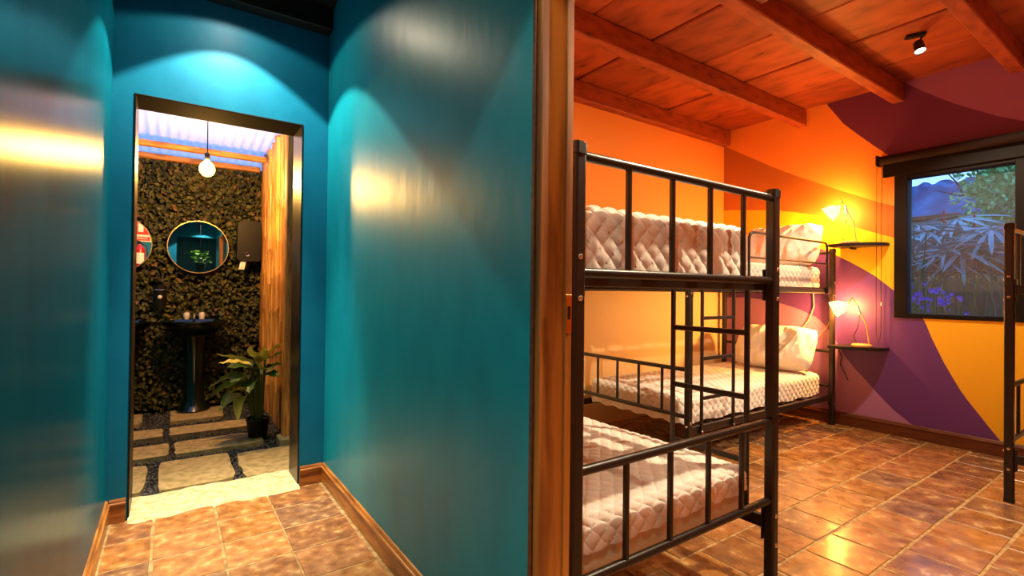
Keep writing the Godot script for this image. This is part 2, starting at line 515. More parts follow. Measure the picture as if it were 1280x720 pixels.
func mural() -> ImageTexture:
	var W := 2048
	var H := 1138
	var im := Image.create(W, H, false, Image.FORMAT_RGB8)
	var orange := Color(0.98, 0.62, 0.26)
	im.fill(orange)
	# regions in wall coordinates (z, y)
	var top := [[-2.089, 2.9], [-1.956, 2.692], [-1.831, 2.555], [-1.716, 2.433], [-1.614, 2.332], [-1.55, 2.27], [-1.4, 2.1], [-0.2, 2.0], [2.2, 2.0], [2.2, 3.0], [-2.12, 3.0]]
	var lilac_top := [[-1.56, 3.0], [-1.51, 2.913], [-1.40, 2.81], [-1.288, 2.716], [-1.19, 2.637], [-1.09, 2.568], [-0.954, 2.475], [-0.824, 2.403], [-0.5, 2.25], [0.2, 2.05], [2.2, 2.0], [2.2, 3.0]]
	var yellow := [[-3.2, 2.07], [-3.113, 2.066], [-2.88, 2.04], [-2.654, 2.006], [-2.38, 1.955], [-2.132, 1.879], [-1.966, 1.804], [-1.845, 1.746], [-1.678, 1.678], [-1.588, 1.642], [-1.3, 1.55], [2.2, 1.4], [2.2, 0], [-3.2, 0]]
	var band := [[-3.2, 2.81], [-3.112, 2.765], [-2.97, 2.672], [-2.82, 2.578], [-2.577, 2.425], [-2.338, 2.288], [-2.145, 2.185], [-2.01, 2.112], [-1.89, 2.052], [-1.685, 1.948], [-1.585, 1.907], [-1.4, 1.84], [-1.4, 1.58], [-1.588, 1.642], [-1.678, 1.678], [-1.845, 1.746], [-1.966, 1.804], [-2.132, 1.879], [-2.38, 1.955], [-2.654, 2.006], [-2.88, 2.04], [-3.113, 2.066], [-3.2, 2.07]]
	var plum := [[-3.2, 1.26], [-2.9, 1.30], [-2.6, 1.38], [-2.4, 1.48], [-2.28, 1.56], [-2.20, 1.585], [-2.142, 1.583], [-2.06, 1.545], [-2.002, 1.508], [-1.91, 1.455], [-1.825, 1.401], [-1.712, 1.322], [-1.586, 1.206], [-1.48, 1.10], [-1.41, 1.02], [-1.369, 0.944], [-1.327, 0.821], [-1.29, 0.73], [-1.253, 0.64], [-1.205, 0.54], [-1.158, 0.445], [-1.107, 0.362], [-1.054, 0.285], [-1.0, 0.205], [-0.945, 0.128], [-0.86, 0.0], [-3.2, 0]]
	var pink := [[-3.2, 1.10], [-3.1, 1.115], [-3.001, 1.122], [-2.83, 1.118], [-2.667, 1.10], [-2.54, 1.078], [-2.416, 1.043], [-2.29, 1.0], [-2.184, 0.95], [-2.11, 0.885], [-2.044, 0.804], [-1.99, 0.71], [-1.94, 0.613], [-1.85, 0.5], [-1.751, 0.394], [-1.66, 0.29], [-1.572, 0.203], [-1.464, 0.121], [-1.31, 0.0], [-3.2, 0]]
	var green := [[-0.66, 1.0], [-0.62, 0.80], [-0.52, 0.70], [-0.3, 0.62], [2.2, 0.5], [2.2, 1.2], [-0.66, 1.2]]
	for r in [[yellow, Color(0.96, 0.73, 0.12)], [green, Color(0.55, 0.62, 0.16)], [band, Color(0.72, 0.42, 0.15)], [top, Color(0.42, 0.17, 0.36)], [lilac_top, Color(0.64, 0.38, 0.56)], [plum, Color(0.39, 0.21, 0.52)], [pink, Color(0.67, 0.47, 0.68)]]:
		fill_poly(im, r[0], r[1])
	return ImageTexture.create_from_image(im)

func fill_poly(im: Image, poly: Array, c: Color) -> void:
	var W := im.get_width()
	var H := im.get_height()
	for row in H:
		var y := (1.0 - (row + 0.5) / H) * 3.0
		var xs := []
		for k in poly.size():
			var a: Array = poly[k]
			var b: Array = poly[(k + 1) % poly.size()]
			if (a[1] > y) != (b[1] > y):
				xs.append(a[0] + (b[0] - a[0]) * (y - a[1]) / (b[1] - a[1]))
		xs.sort()
		for k in range(0, xs.size() - 1, 2):
			var x0 := int(clampf((xs[k] + 3.2) / 5.4 * W, 0, W))
			var x1 := int(clampf((xs[k + 1] + 3.2) / 5.4 * W, 0, W))
			if x1 > x0:
				im.fill_rect(Rect2i(x0, row, x1 - x0, 1), c)

func skirting(called: String, a: Vector3, b: Vector3, inward: Vector3, m: Material, label: String) -> void:
	# profile: flat board with a rounded bead and a cove at the top
	var mb := MB.new()
	var prof := [Vector2(0, 0), Vector2(0.014, 0), Vector2(0.014, 0.080), Vector2(0.018, 0.083), Vector2(0.019, 0.089), Vector2(0.017, 0.094), Vector2(0.012, 0.097), Vector2(0.011, 0.104), Vector2(0.007, 0.110), Vector2(0, 0.112)]
	var mid := Vector2(0.006, 0.05)
	for k in prof.size():
		var p: Vector2 = prof[k]
		var q: Vector2 = prof[(k + 1) % prof.size()]
		var o := (p + q) * 0.5 - mid
		var P := func(base: Vector3, t: Vector2) -> Vector3: return base + inward * t.x + Vector3.UP * t.y
		mb.quad(P.call(a, p), P.call(b, p), P.call(b, q), P.call(a, q), inward * o.x + Vector3.UP * o.y)
		mb.flat(P.call(a, mid), P.call(a, p), P.call(a, q), a - b)
		mb.flat(P.call(b, mid), P.call(b, p), P.call(b, q), b - a)
	solo(mb, called, m, label, "baseboard", "", "structure")

func build_structure() -> void:
	# ---- floor with single clay tiles
	var fl := thing("floor", Vector3.ZERO, 0, "worn terracotta tile floor with pale mortar joints", "floor", "", "structure")
	var mb := MB.new()
	slab(Vector3(-0.45, -0.2, BACK_Z), Vector3(5.15, -0.0022, 3.3), mb)
	part(mb, "mortar_bed", M.grout, fl)
	var shapes := []
	for k in 6:
		var t := MB.new()
		var w := 0.2490 - 0.002 * (k % 3)
		# slightly uneven hand-made tile
		t.box(Vector3.ZERO, Vector3(w, 0.02, 0.2440 - 0.0015 * (k % 2)), 0.003 + 0.001 * (k % 2))
		shapes.append(t.mesh())
	var half := MB.new()
	half.box(Vector3.ZERO, Vector3(0.118, 0.02, 0.243), 0.004)
	rng.seed = 11
	var rest := MB.new()
	# corridor: square grid
	for i in 4:
		for j in 25:
			var x := -0.055 - 0.2575 * 0.5 + 0.2575 * i + 0.0
			var z := -2.96 + 0.2525 * j
			var wide := 0.25
			if i == 0:
				x = -0.145
				wide = 0.168
			elif i == 3:
				x = 0.6
				wide = 0.285
			if j < 9:
				var o: MeshInstance3D
				if i == 0 or i == 3:
					o = put(shapes[rng.randi() % 6], "tile", M["tile%d" % (rng.randi() % 5)], fl)
					o.scale = Vector3(wide / 0.25, 1, 1)
				else:
					o = put(shapes[rng.randi() % 6], "tile", M["tile%d" % (rng.randi() % 5)], fl)
				o.position = Vector3(x, -0.0105 + rng.randf() * 0.002, z)
				o.rotation = Vector3(rng.randfn() * 0.004, rng.randfn() * 0.012, rng.randfn() * 0.004)
			else:
				rest.box(Vector3(x, -0.010, z), Vector3(wide, 0.02, 0.243), 0.004)
	# bunk room: running bond, rows along x
	for j in 21:
		var z := -3.0 + 0.2545 * j
		var off := 0.479 if j % 2 == 0 else 0.614
		for i in range(1, 18):
			var x := off + 0.2697 * i + 0.135
			if x < 0.93 or x > 4.93:
				continue
			if x > 4.83:
				continue
			if j < 12:
				var o := put(shapes[rng.randi() % 6], "tile", M["room_tile%d" % (rng.randi() % 5)], fl)
				o.position = Vector3(x, -0.0105 + rng.randf() * 0.002, z)
				o.scale = Vector3(1.045, 1, 1.0)
				o.rotation = Vector3(rng.randfn() * 0.004, rng.randfn() * 0.008, rng.randfn() * 0.004)
			else:
				rest.box(Vector3(x, -0.010, z), Vector3(0.262, 0.02, 0.243), 0.004)
		if j < 12 and j % 2 == 0:
			var h := put(half.mesh(), "tile", M["room_tile%d" % (j % 5)], fl)
			h.position = Vector3(4.876, -0.0105, z)
	part(rest, "tile_field", M.tile0, fl).set_meta("kind", "stuff")
	var th := MB.new()
	th.surf(36, 16, func(u: float, w: float) -> Vector3:
		var x := lerpf(-0.163, 0.628, u)
		var z := lerpf(-3.025, -3.40, w)
		var k := 1.0 - clampf(w * 6.0, 0.0, 1.0)
		z += k * (0.02 * sin(u * 9.0) + 0.012 * sin(u * 31.0))
		var y := 0.011 + 0.003 * sin(u * 13.0 + w * 3.0) + 0.002 * sin(u * 41.0)
		y = lerpf(y, -0.004, k)
		if w > 0.95:
			y = -0.03
		return Vector3(x, y, z))
	solo(th, "trim_1", M.threshold, "pale cream mortar threshold in the metal lined doorway", "threshold", "", "structure")

	# ---- corridor walls
	mb = MB.new()
	slab(Vector3(-0.45, -0.1, -3.10), Vector3(-0.25, 3.05, 3.3), mb)
	solo(mb, "wall_left", M.left_paint, "glossy teal corridor wall on the far left", "wall", "", "structure")
	mb = MB.new()
	slab(Vector3(PART_X, -0.1, -3.34), Vector3(0.815, 3.05, -0.995), mb)
	slab(Vector3(PART_X, -0.1, -0.095), Vector3(0.815, 3.05, 0.80), mb)
	slab(Vector3(PART_X, 2.16, -0.995), Vector3(0.815, 3.05, -0.095), mb)
	slab(Vector3(PART_X, -0.1, 0.80), Vector3(1.40, 3.05, 0.85), mb)
	slab(Vector3(1.35, -0.1, 0.85), Vector3(1.40, 3.05, 3.3), mb)
	solo(mb, "wall_right", M.teal_paint, "glossy teal partition wall between corridor and bunk room", "wall", "", "structure")
	mb = MB.new()
	slab(Vector3(0.815, -0.1, -3.34), Vector3(0.86, 3.05, -0.995), mb)
	slab(Vector3(0.815, -0.1, -0.095), Vector3(0.86, 3.05, 0.75), mb)
	slab(Vector3(0.815, 2.16, -0.995), Vector3(0.86, 3.05, -0.095), mb)
	slab(Vector3(0.815, -0.1, 0.75), Vector3(1.45, 3.05, 0.80), mb)
	slab(Vector3(1.40, -0.1, 0.80), Vector3(1.45, 3.05, 2.2), mb)
	solo(mb, "wall_inner", M.orange_paint, "orange bunk room side of the partition wall", "wall", "", "structure")
	mb = MB.new()
	slab(Vector3(-0.45, -0.1, -3.34), Vector3(-0.165, 3.05, -3.10), mb)
	slab(Vector3(0.628, -0.1, -3.34), Vector3(PART_X, 3.05, -3.10), mb)
	slab(Vector3(-0.165, 2.125, -3.34), Vector3(0.628, 3.05, -3.10), mb)
	solo(mb, "wall_end", M.blue_paint, "blue corridor end wall around the open doorway", "wall", "", "structure")
	mb = MB.new()
	slab(Vector3(-0.25, -0.1, 1.95), Vector3(0.08, 3.05, 2.10), mb)
	slab(Vector3(0.93, -0.1, 1.95), Vector3(1.35, 3.05, 2.10), mb)
	slab(Vector3(0.08, 2.32, 1.95), Vector3(0.93, 3.05, 2.10), mb)
	slab(Vector3(-0.45, -0.1, 3.1), Vector3(1.40, 3.05, 3.3), mb)
	solo(mb, "wall_behind", M.blue_paint, "blue wall with a dark opening, behind the camera, seen in the mirror", "wall", "", "structure")

	# ---- bunk room walls
	mb = MB.new()
	slab(Vector3(0.86, 1.22, BACK_Z - 0.2), Vector3(5.15, 3.05, BACK_Z), mb)
	var wb := solo(mb, "wall_back", M.orange_paint, "plain orange wall behind the bunk beds", "wall", "", "structure")
	mb = MB.new()
	slab(Vector3(0.86, -0.1, BACK_Z - 0.2), Vector3(5.15, 1.22, BACK_Z), mb)
	part(mb, "lower_wall", M.peach_paint, wb)
	mb = MB.new()
	slab(Vector3(0.86, -0.1, 2.0), Vector3(5.15, 3.05, 2.2), mb)
	solo(mb, "wall_front", M.orange_paint, "orange bunk room wall outside the picture", "wall", "", "structure")
	var painted := StandardMaterial3D.new()
	painted.resource_name = "mural_paint"
	painted.albedo_texture = mural()
	painted.roughness = 0.5
	mb = MB.new()
	mb.wall_uv = true
	slab(Vector3(WIN_X, -0.1, BACK_Z), Vector3(5.15, 3.05, -1.575), mb)
	slab(Vector3(WIN_X, -0.1, -0.77), Vector3(5.15, 3.05, 2.0), mb)
	slab(Vector3(WIN_X, -0.1, -1.575), Vector3(5.15, 0.975, -0.77), mb)
	slab(Vector3(WIN_X, 2.155, -1.575), Vector3(5.15, 3.05, -0.77), mb)
	solo(mb, "wall_window", painted, "window wall painted with orange, yellow, purple and pink curved shapes", "wall", "", "structure")

	# ---- ceilings
	var ce := thing("ceiling", Vector3(0, CEIL, 0), 0, "reddish wooden board ceiling on heavy beams in the bunk room", "ceiling", "", "structure")
	mb = MB.new()
	slab(Vector3(-0.5, 0.045, -3.36), Vector3(5.2, 0.2, 3.4), mb)
	part(mb, "deck", M.dark_board, ce)
	var bx := [0.86, 1.03, 1.60, 2.18, 2.74, 3.325, 3.895, 4.468, 4.98]
	for k in bx.size() - 1:
		mb = MB.new()
		var lift := 0.006 * (k % 2)
		slab(Vector3(bx[k] + 0.009, lift, BACK_Z), Vector3(bx[k + 1] - 0.009, 0.035 + lift, 2.0), mb, 0.008)
		part(mb, "board", M["board%d" % (k % 3)], ce)
	var bz := [-3.085, -2.313, -1.557, -0.85, -0.10, 0.65, 1.40]
	for k in bz.size():
		mb = MB.new()
		mb.box(Vector3((0.86 + WIN_X) / 2, -0.076, bz[k]), Vector3(WIN_X - 0.86, 0.152, 0.084), 0.007)
		part(mb, "beam", M.beam_wood, ce)
	mb = MB.new()
	mb.box(Vector3(2.70, -0.055, -1.20), Vector3(0.085, 0.10, 0.62), 0.005)
	part(mb, "blocking", M.blocking_wood, ce)
	var cc := thing("ceiling", Vector3(0, 2.82, 0), 0, "dark wooden ceiling boards over the corridor", "ceiling", "", "structure")
	for k in 4:
		mb = MB.new()
		slab(Vector3(-0.25 + 0.255 * k + 0.003, 0.0, -3.10), Vector3(-0.25 + 0.255 * (k + 1) - 0.003, 0.04, 3.1), mb, 0.004)
		part(mb, "board", M.dark_board, cc)
	mb = MB.new()
	slab(Vector3(PART_X, 0.0, 0.85), Vector3(1.35, 0.04, 3.1), mb)
	part(mb, "board", M.dark_board, cc)
	for z in [-3.055, -1.55, -0.05, 1.45]:
		mb = MB.new()
		mb.box(Vector3(0.26, -0.065, z), Vector3(1.02, 0.13, 0.09), 0.006)
		part(mb, "beam", M.dark_beam, cc)

	# ---- skirting boards
	skirting("baseboard_left", Vector3(-0.25, 0, -3.1), Vector3(-0.25, 0, 3.0), Vector3.RIGHT, M.skirting_z, "varnished wooden baseboard along the left corridor wall")
	skirting("baseboard_right", Vector3(PART_X, 0, -3.1), Vector3(PART_X, 0, -1.0), Vector3.LEFT, M.skirting_z, "varnished wooden baseboard along the right corridor wall")
	skirting("baseboard_end", Vector3(-0.236, 0, -3.1), Vector3(-0.172, 0, -3.1), Vector3.BACK, M.skirting_x, "short baseboard piece left of the corridor doorway")
	skirting("baseboard_end", Vector3(0.634, 0, -3.1), Vector3(0.756, 0, -3.1), Vector3.BACK, M.skirting_x, "short baseboard piece right of the corridor doorway")
	skirting("baseboard_window", Vector3(WIN_X, 0, BACK_Z), Vector3(WIN_X, 0, 2.0), Vector3.LEFT, M.skirting_dark, "dark wooden baseboard under the painted window wall")

	# ---- doorway to the washroom: bronze sheet lining
	var dr := thing("door_1", Vector3(0.2315, 0, -3.22), 0, "open doorway lined with dark bronze metal sheet", "doorway", "", "structure")
	mb = MB.new()
	mb.box(Vector3(0.393, 1.063, 0), Vector3(0.007, 2.126, 0.25), 0.002)
	part(mb, "lining", M.bronze_sheet, dr)
	mb = MB.new()
	mb.box(Vector3(-0.393, 1.063, 0), Vector3(0.007, 2.126, 0.25), 0.002)
	part(mb, "lining", M.bronze_sheet, dr)
	mb = MB.new()
	mb.box(Vector3(0, 2.121, 0), Vector3(0.786, 0.007, 0.25), 0.002)
	part(mb, "head_lining", M.head_brown, dr)

	# ---- bunk room doorway: varnished timber frame
	var d2 := thing("door_2", Vector3(0.815, 0, -0.555), 0, "varnished wooden door frame with a brass strike plate", "door frame", "", "structure")
	for s in [-1.0, 1.045]:
		mb = MB.new()
		mb.box(Vector3(-0.004, 1.08, s * 0.436), Vector3(0.100, 2.16, 0.022), 0.003)
		part(mb, "jamb", M.jamb_wood, d2)
		mb = MB.new()
		mb.box(Vector3(0.034, 1.08, s * 0.421), Vector3(0.022, 2.15, 0.010), 0.002)
		part(mb, "stop", M.jamb_wood, d2)
		mb = MB.new()
		mb.box(Vector3(-0.052, 1.08, s * 0.455), Vector3(0.012, 2.16, 0.014), 0.002)
		part(mb, "casing", M.skirting_dark, d2)
	mb = MB.new()
	mb.box(Vector3(-0.004, 2.15, 0.01), Vector3(0.100, 0.022, 0.87), 0.003)
	part(mb, "head", M.jamb_wood, d2)
	mb = MB.new()
	mb.box(Vector3(0.033, 1.095, -0.4148), Vector3(0.020, 0.10, 0.0025), 0.001)
	var sp := part(mb, "strike_plate", M.brass, d2)
	mb = MB.new()
	mb.box(Vector3(0.033, 1.098, -0.4133), Vector3(0.009, 0.034, 0.0018))
	part(mb, "slot", M.black_plastic, sp)
	for y in [1.055, 1.135]:
		mb = MB.new()
		mb.lathe([Vector2(0, 0.002), Vector2(0.003, 0.0015), Vector2(0.0035, 0)], Vector3(0.033, y, -0.4135), Vector3.BACK, 10)
		part(mb, "screw", M.brass, sp)

	# ---- window
	var wi := thing("window_1", Vector3(5.01, 1.565, -1.1725), 0, "dark framed window looking out on a dusky garden", "window", "", "structure")
	var hw := 0.4025
	var hh := 0.59
	for a in [[-hw + 0.045, 0.09], [hw - 0.045, 0.09]]:
		mb = MB.new()
		mb.box(Vector3(-0.02, 0, a[0]), Vector3(0.11, hh * 2, a[1]), 0.004)
		part(mb, "stile", M.black_frame, wi)
	for a in [[-hh + 0.018, 0.036], [hh - 0.02, 0.04]]:
		mb = MB.new()
		mb.box(Vector3(-0.02, a[0], 0), Vector3(0.106, a[1], hw * 2 - 0.17), 0.004)
		part(mb, "rail", M.black_frame, wi)
	mb = MB.new()
	mb.box(Vector3(0.0, 0, 0), Vector3(0.006, hh * 2 - 0.06, hw * 2 - 0.17))
	part(mb, "pane", M.window_glass, wi)


# ---------------------------------------------------------------- bunk beds
func make_bunk(label: String, at: Vector3, turn: float, guard: bool, ladder := true) -> Node3D:
	var b := thing("bunk_bed", at, turn, label, "bunk bed", "brown metal bunk beds")
	var W := 1.045
	var L := 2.07
	var H := 1.57
	var hx := W / 2
	var hz := L / 2
	for sx in [-1, 1]:
		for sz in [-1, 1]:
			var p := Vector3(sx * hx, 0, sz * hz)
			var mb := MB.new()
			mb.bar(p + Vector3(0, 0.006, 0), p + Vector3(0, H - 0.03, 0), 0.042, 0.042, 0.010)
			var post := part(mb, "post", M.bed_metal, b)
			mb = MB.new()
			mb.bar(p + Vector3(0, H - 0.035, 0), p + Vector3(0, H - 0.006, 0), 0.048, 0.048, 0.013)
			mb.bar(p + Vector3(0, H - 0.006, 0), p + Vector3(0, H, 0), 0.040, 0.040, 0.013)
			part(mb, "cap", M.bed_cap, post)
			mb = MB.new()
			mb.bar(p, p + Vector3(0, 0.02, 0), 0.045, 0.045, 0.011)
			part(mb, "foot", M.bed_cap, post)
			for y in [1.27, 1.155, 0.30, 0.185]:
				mb = MB.new()
				mb.lathe([Vector2(0, 0.006), Vector2(0.006, 0.005), Vector2(0.009, 0.001), Vector2(0.009, 0)], p + Vector3(sx * 0.020, y, 0), Vector3(sx, 0, 0), 10)
				part(mb, "bolt", M.chrome, post)
				mb = MB.new()
				mb.lathe([Vector2(0, 0.006), Vector2(0.006, 0.005), Vector2(0.009, 0.001), Vector2(0.009, 0)], p + Vector3(0, y - 0.02, sz * 0.020), Vector3(0, 0, sz), 10)
				part(mb, "bolt", M.chrome, post)
	# end frames
	for sz in [-1, 1]:
		for lv in [[1.535, 1.207], [0.650, 0.340]]:
			for y in lv:
				var mb := MB.new()
				mb.tube([Vector3(-hx + 0.01, y, sz * hz), Vector3(hx - 0.01, y, sz * hz)], 0.0145, 12)
				part(mb, "end_rail", M.bed_metal, b)
			for k in 4:
				var mb := MB.new()
				var x := (k - 1.5) * 0.2075
				mb.bar(Vector3(x, lv[1] + 0.008, sz * hz), Vector3(x, lv[0] - 0.008, sz * hz), 0.017, 0.017, 0.005)
				part(mb, "end_bar", M.bed_metal, b)
		for y in [1.185]:
			var mb := MB.new()
			mb.box(Vector3(0, y, sz * (hz - 0.035)), Vector3(W - 0.05, 0.034, 0.024), 0.003)
			part(mb, "cross_rail", M.bed_metal, b)
	# side rails with end brackets, slats between them
	for y in [1.195, 0.245]:
		for sx in [-1, 1]:
			var mb := MB.new()
			mb.bar(Vector3(sx * (hx - 0.004), y, -hz + 0.024), Vector3(sx * (hx - 0.004), y, hz - 0.024), 0.026, 0.050, 0.005)
			var rail := part(mb, "side_rail", M.bed_metal, b)
			for sz in [-1, 1]:
				mb = MB.new()
				mb.box(Vector3(sx * (hx - 0.004), y - 0.005, sz * (hz - 0.027)), Vector3(0.034, 0.125, 0.006), 0.001)
				part(mb, "bracket", M.bed_metal, rail)
		for k in 11:
			var mb := MB.new()
			mb.box(Vector3(0, y - 0.002, -0.85 + 0.17 * k), Vector3(W - 0.045, 0.018, 0.035), 0.002)
			part(mb, "slat", M.bed_metal, b)
	if ladder:
		var ld := Node3D.new()
		ld.name = "ladder"
		b.add_child(ld)
		for z in [hz - 0.115, hz - 0.485]:
			var mb := MB.new()
			mb.bar(Vector3(hx + 0.020, 0.215, z), Vector3(hx + 0.020, 1.225, z), 0.020, 0.020, 0.006)
			part(mb, "upright", M.bed_metal, ld)
			mb = MB.new()
			mb.lathe([Vector2(0, 0.006), Vector2(0.006, 0.004), Vector2(0.008, 0)], Vector3(hx + 0.030, 0.235, z), Vector3.RIGHT, 10)
			part(mb, "bolt", M.chrome, ld)
		for y in [0.455, 0.72, 0.99]:
			var mb := MB.new()
			mb.bar(Vector3(hx + 0.020, y, hz - 0.478), Vector3(hx + 0.020, y, hz - 0.122), 0.017, 0.024, 0.005)
			part(mb, "rung", M.bed_metal, ld)
	if guard:
		var g := Node3D.new()
		g.name = "guard_rail"
		b.add_child(g)
		var mb := MB.new()
		var x := hx + 0.018
		var z0 := hz - 0.68
		var z1 := hz - 1.92
		var pts := [Vector3(x, 1.165, z0)]
		for k in 7:
			var t := PI / 2 * k / 6.0
			pts.append(Vector3(x, 1.555 + 0.055 * sin(t), z0 - 0.055 + 0.055 * cos(t)))
		for k in 7:
			var t := PI / 2 * k / 6.0
			pts.append(Vector3(x, 1.555 + 0.055 * cos(t), z1 + 0.055 - 0.055 * sin(t)))
		pts.append(Vector3(x, 1.165, z1))
		mb.tube(pts, 0.010, 10)
		part(mb, "hoop", M.bed_metal, g)
		mb = MB.new()
		mb.tube([Vector3(x, 1.425, z0 - 0.005), Vector3(x, 1.425, z1 + 0.005)], 0.008, 8)
		part(mb, "middle_rail", M.bed_metal, g)
		for z in [z0, z1]:
			mb = MB.new()
			mb.box(Vector3(x + 0.004, 1.20, z), Vector3(0.026, 0.07, 0.026), 0.003)
			part(mb, "clamp", M.bed_metal, g)
	return b

# quilted spread: rounded box shell with diamond padding
func quilt_mesh(hx: float, hz: float, top: float, drop: float, r: float, fold := 0.004) -> ArrayMesh:
	var mb := MB.new()
	var p := 0.068
	var nz := FastNoiseLite.new()
	nz.seed = int(hx * 100 + drop * 1000)
	nz.frequency = 2.2
	nz.fractal_octaves = 3
	var bend := func(q: Vector3, a: float, c: float) -> Vector3:
		var core := Vector3(clampf(q.x, -hx + r, hx - r), minf(q.y, top - r), clampf(q.z, -hz + r, hz - r))
		var d := q - core
		var m := d.normalized() if d.length() > 1e-5 else Vector3.UP
		var pad := sqrt(absf(sin(PI * (a + c) / p) * sin(PI * (a - c) / p)))
		return core + m * (r + 0.007 * pad - 0.005 + fold * nz.get_noise_3d(q.x, q.y * 2.0, q.z))
	mb.surf(132, 270, func(u: float, w: float) -> Vector3:
		var x := lerpf(-hx, hx, u)
		var z := lerpf(hz, -hz, w)
		return bend.call(Vector3(x, top, z), x, z))
	var hem := func(t: float) -> float: return drop * (1.0 + 0.035 * sin(t * 37.0))
	for s in [-1.0, 1.0]:
		mb.surf(270, 30, func(u: float, w: float) -> Vector3:
			var z: float = lerpf(-hz, hz, u) * -s
			var y: float = top - hem.call(u) * w
			return bend.call(Vector3(s * hx, y, z), s * (hx + top - y), z), true)
		mb.surf(132, 30, func(u: float, w: float) -> Vector3:
			var x: float = lerpf(-hx, hx, u) * s
			var y: float = top - hem.call(u) * w
			return bend.call(Vector3(x, y, s * hz), x, s * (hz + top - y)), true)
	return mb.mesh()

func mattress_mesh(hx: float, hz: float, y0: float, y1: float, r: float) -> ArrayMesh:
	var mb := MB.new()
	var bend := func(q: Vector3) -> Vector3:
		var core := Vector3(clampf(q.x, -hx + r, hx - r), clampf(q.y, y0 + r, y1 - r), clampf(q.z, -hz + r, hz - r))
		return core + (q - core).normalized() * r
	mb.surf(16, 24, func(u: float, w: float) -> Vector3: return bend.call(Vector3(lerpf(-hx, hx, u), y1, lerpf(hz, -hz, w))))
	mb.surf(16, 24, func(u: float, w: float) -> Vector3: return bend.call(Vector3(lerpf(-hx, hx, u), y0, lerpf(-hz, hz, w))))
	for s in [-1.0, 1.0]:
		mb.surf(24, 12, func(u: float, w: float) -> Vector3: return bend.call(Vector3(s * hx, lerpf(y1, y0, w), lerpf(hz, -hz, u) * s)), true)
		mb.surf(16, 12, func(u: float, w: float) -> Vector3: return bend.call(Vector3(lerpf(-hx, hx, u) * s, lerpf(y1, y0, w), s * hz)), true)
	return mb.mesh()

func pillow_mesh(hx: float, hy: float, th: float, sd: int) -> ArrayMesh:
	var mb := MB.new()
	var nz := FastNoiseLite.new()
	nz.seed = sd
	nz.frequency = 4.5
	nz.fractal_octaves = 3
	for s in [-1.0, 1.0]:
		mb.surf(36, 28, func(a: float, c: float) -> Vector3:
			var u := a * 2 - 1
			var w := c * 2 - 1
			var t := pow(maxf((1 - pow(absf(u), 3.2)) * (1 - pow(absf(w), 3.2)), 0.0), 0.5)
			var x := u * hx * (1 - 0.10 * w * w * absf(w * u)) * (1 - 0.07 * (1 - u * u * 0.2) * pow(1 - absf(w), 0.5) * absf(u) + 0.03)
			var y := w * hy * (1 - 0.14 * u * u * absf(w * u)) * (1 - 0.08 * pow(1 - absf(u), 0.5) * absf(w) + 0.03)
			var crease := nz.get_noise_3d(x * 1.6, y * 0.8, s) * 0.05 * t + 0.012 * sin(x * 34 + y * 20 + 3 * nz.get_noise_2d(x, y)) * t * absf(u)
			return Vector3(x, y, s * (th * t) + crease), s < 0)
	return mb.mesh()

func build_beds() -> void:
	var near_at := Vector3(1.4475, 0, -2.065)
	var rear_at := Vector3(3.835, 0, -2.5325)
	var right_at := Vector3(4.42, 0, 0.335)
	make_bunk("dark brown metal bunk bed nearest the varnished door frame", near_at, 0, false)
	make_bunk("dark brown metal bunk bed along the back wall with guard rail", rear_at, -PI / 2, true)
	make_bunk("dark brown metal bunk bed at the right edge beside the window", right_at, 0, false)
	var body := mattress_mesh(0.445, 0.985, 0.0, 0.165, 0.045)
	var long_quilt := quilt_mesh(0.452, 0.992, 0.182, 0.185, 0.05)
	var tall_quilt := quilt_mesh(0.452, 0.992, 0.200, 0.205, 0.055)
	var short_quilt := quilt_mesh(0.455, 0.995, 0.188, 0.095, 0.05)
	var low_y := 0.272
	var up_y := 1.222
	var spots := [
		[near_at, 0.0, up_y, tall_quilt, "upper bed of the bunk nearest the door frame"],
		[near_at, 0.0, low_y + 0.015, short_quilt, "lower bed of the bunk nearest the door frame"],
		[rear_at, -PI / 2, up_y, long_quilt, "upper bed of the bunk along the back wall"],
		[rear_at, -PI / 2, low_y, long_quilt, "lower bed of the bunk along the back wall"],
		[right_at, 0.0, up_y, tall_quilt, "upper bed of the bunk at the right edge"],
		[right_at, 0.0, low_y, long_quilt, "lower bed of the bunk at the right edge"],
	]
	for s in spots:
		var m := put(body, "mattress", M.mattress_cloth, self)
		m.position = s[0] + Vector3(0, s[2], 0)
		m.rotation.y = s[1]
		tag(m, "beige mattress on the " + s[4], "mattress", "bunk bed mattresses")
		var q := put(s[3], "quilt", M.quilt, self)
		q.position = s[0] + Vector3(0, s[2], 0)
		q.rotation.y = s[1]
		tag(q, "white diamond quilted bedspread on the " + s[4], "bedspread", "quilted bedspreads")
	for a in [[Vector3(4.66, 0.665, -2.42), 7, "white pillow leaning at the head of the lower rear bed"], [Vector3(4.66, 1.60, -2.38), 12, "white pillow leaning at the head of the upper rear bed"]]:
		var pl := put(pillow_mesh(0.365, 0.215, 0.125, a[1]), "pillow", M.pillow_cloth, self)
		pl.position = a[0]
		pl.basis = Basis(Vector3.UP, -PI / 2) * Basis(Vector3.RIGHT, -0.45)
		tag(pl, a[2], "pillow", "white pillows")


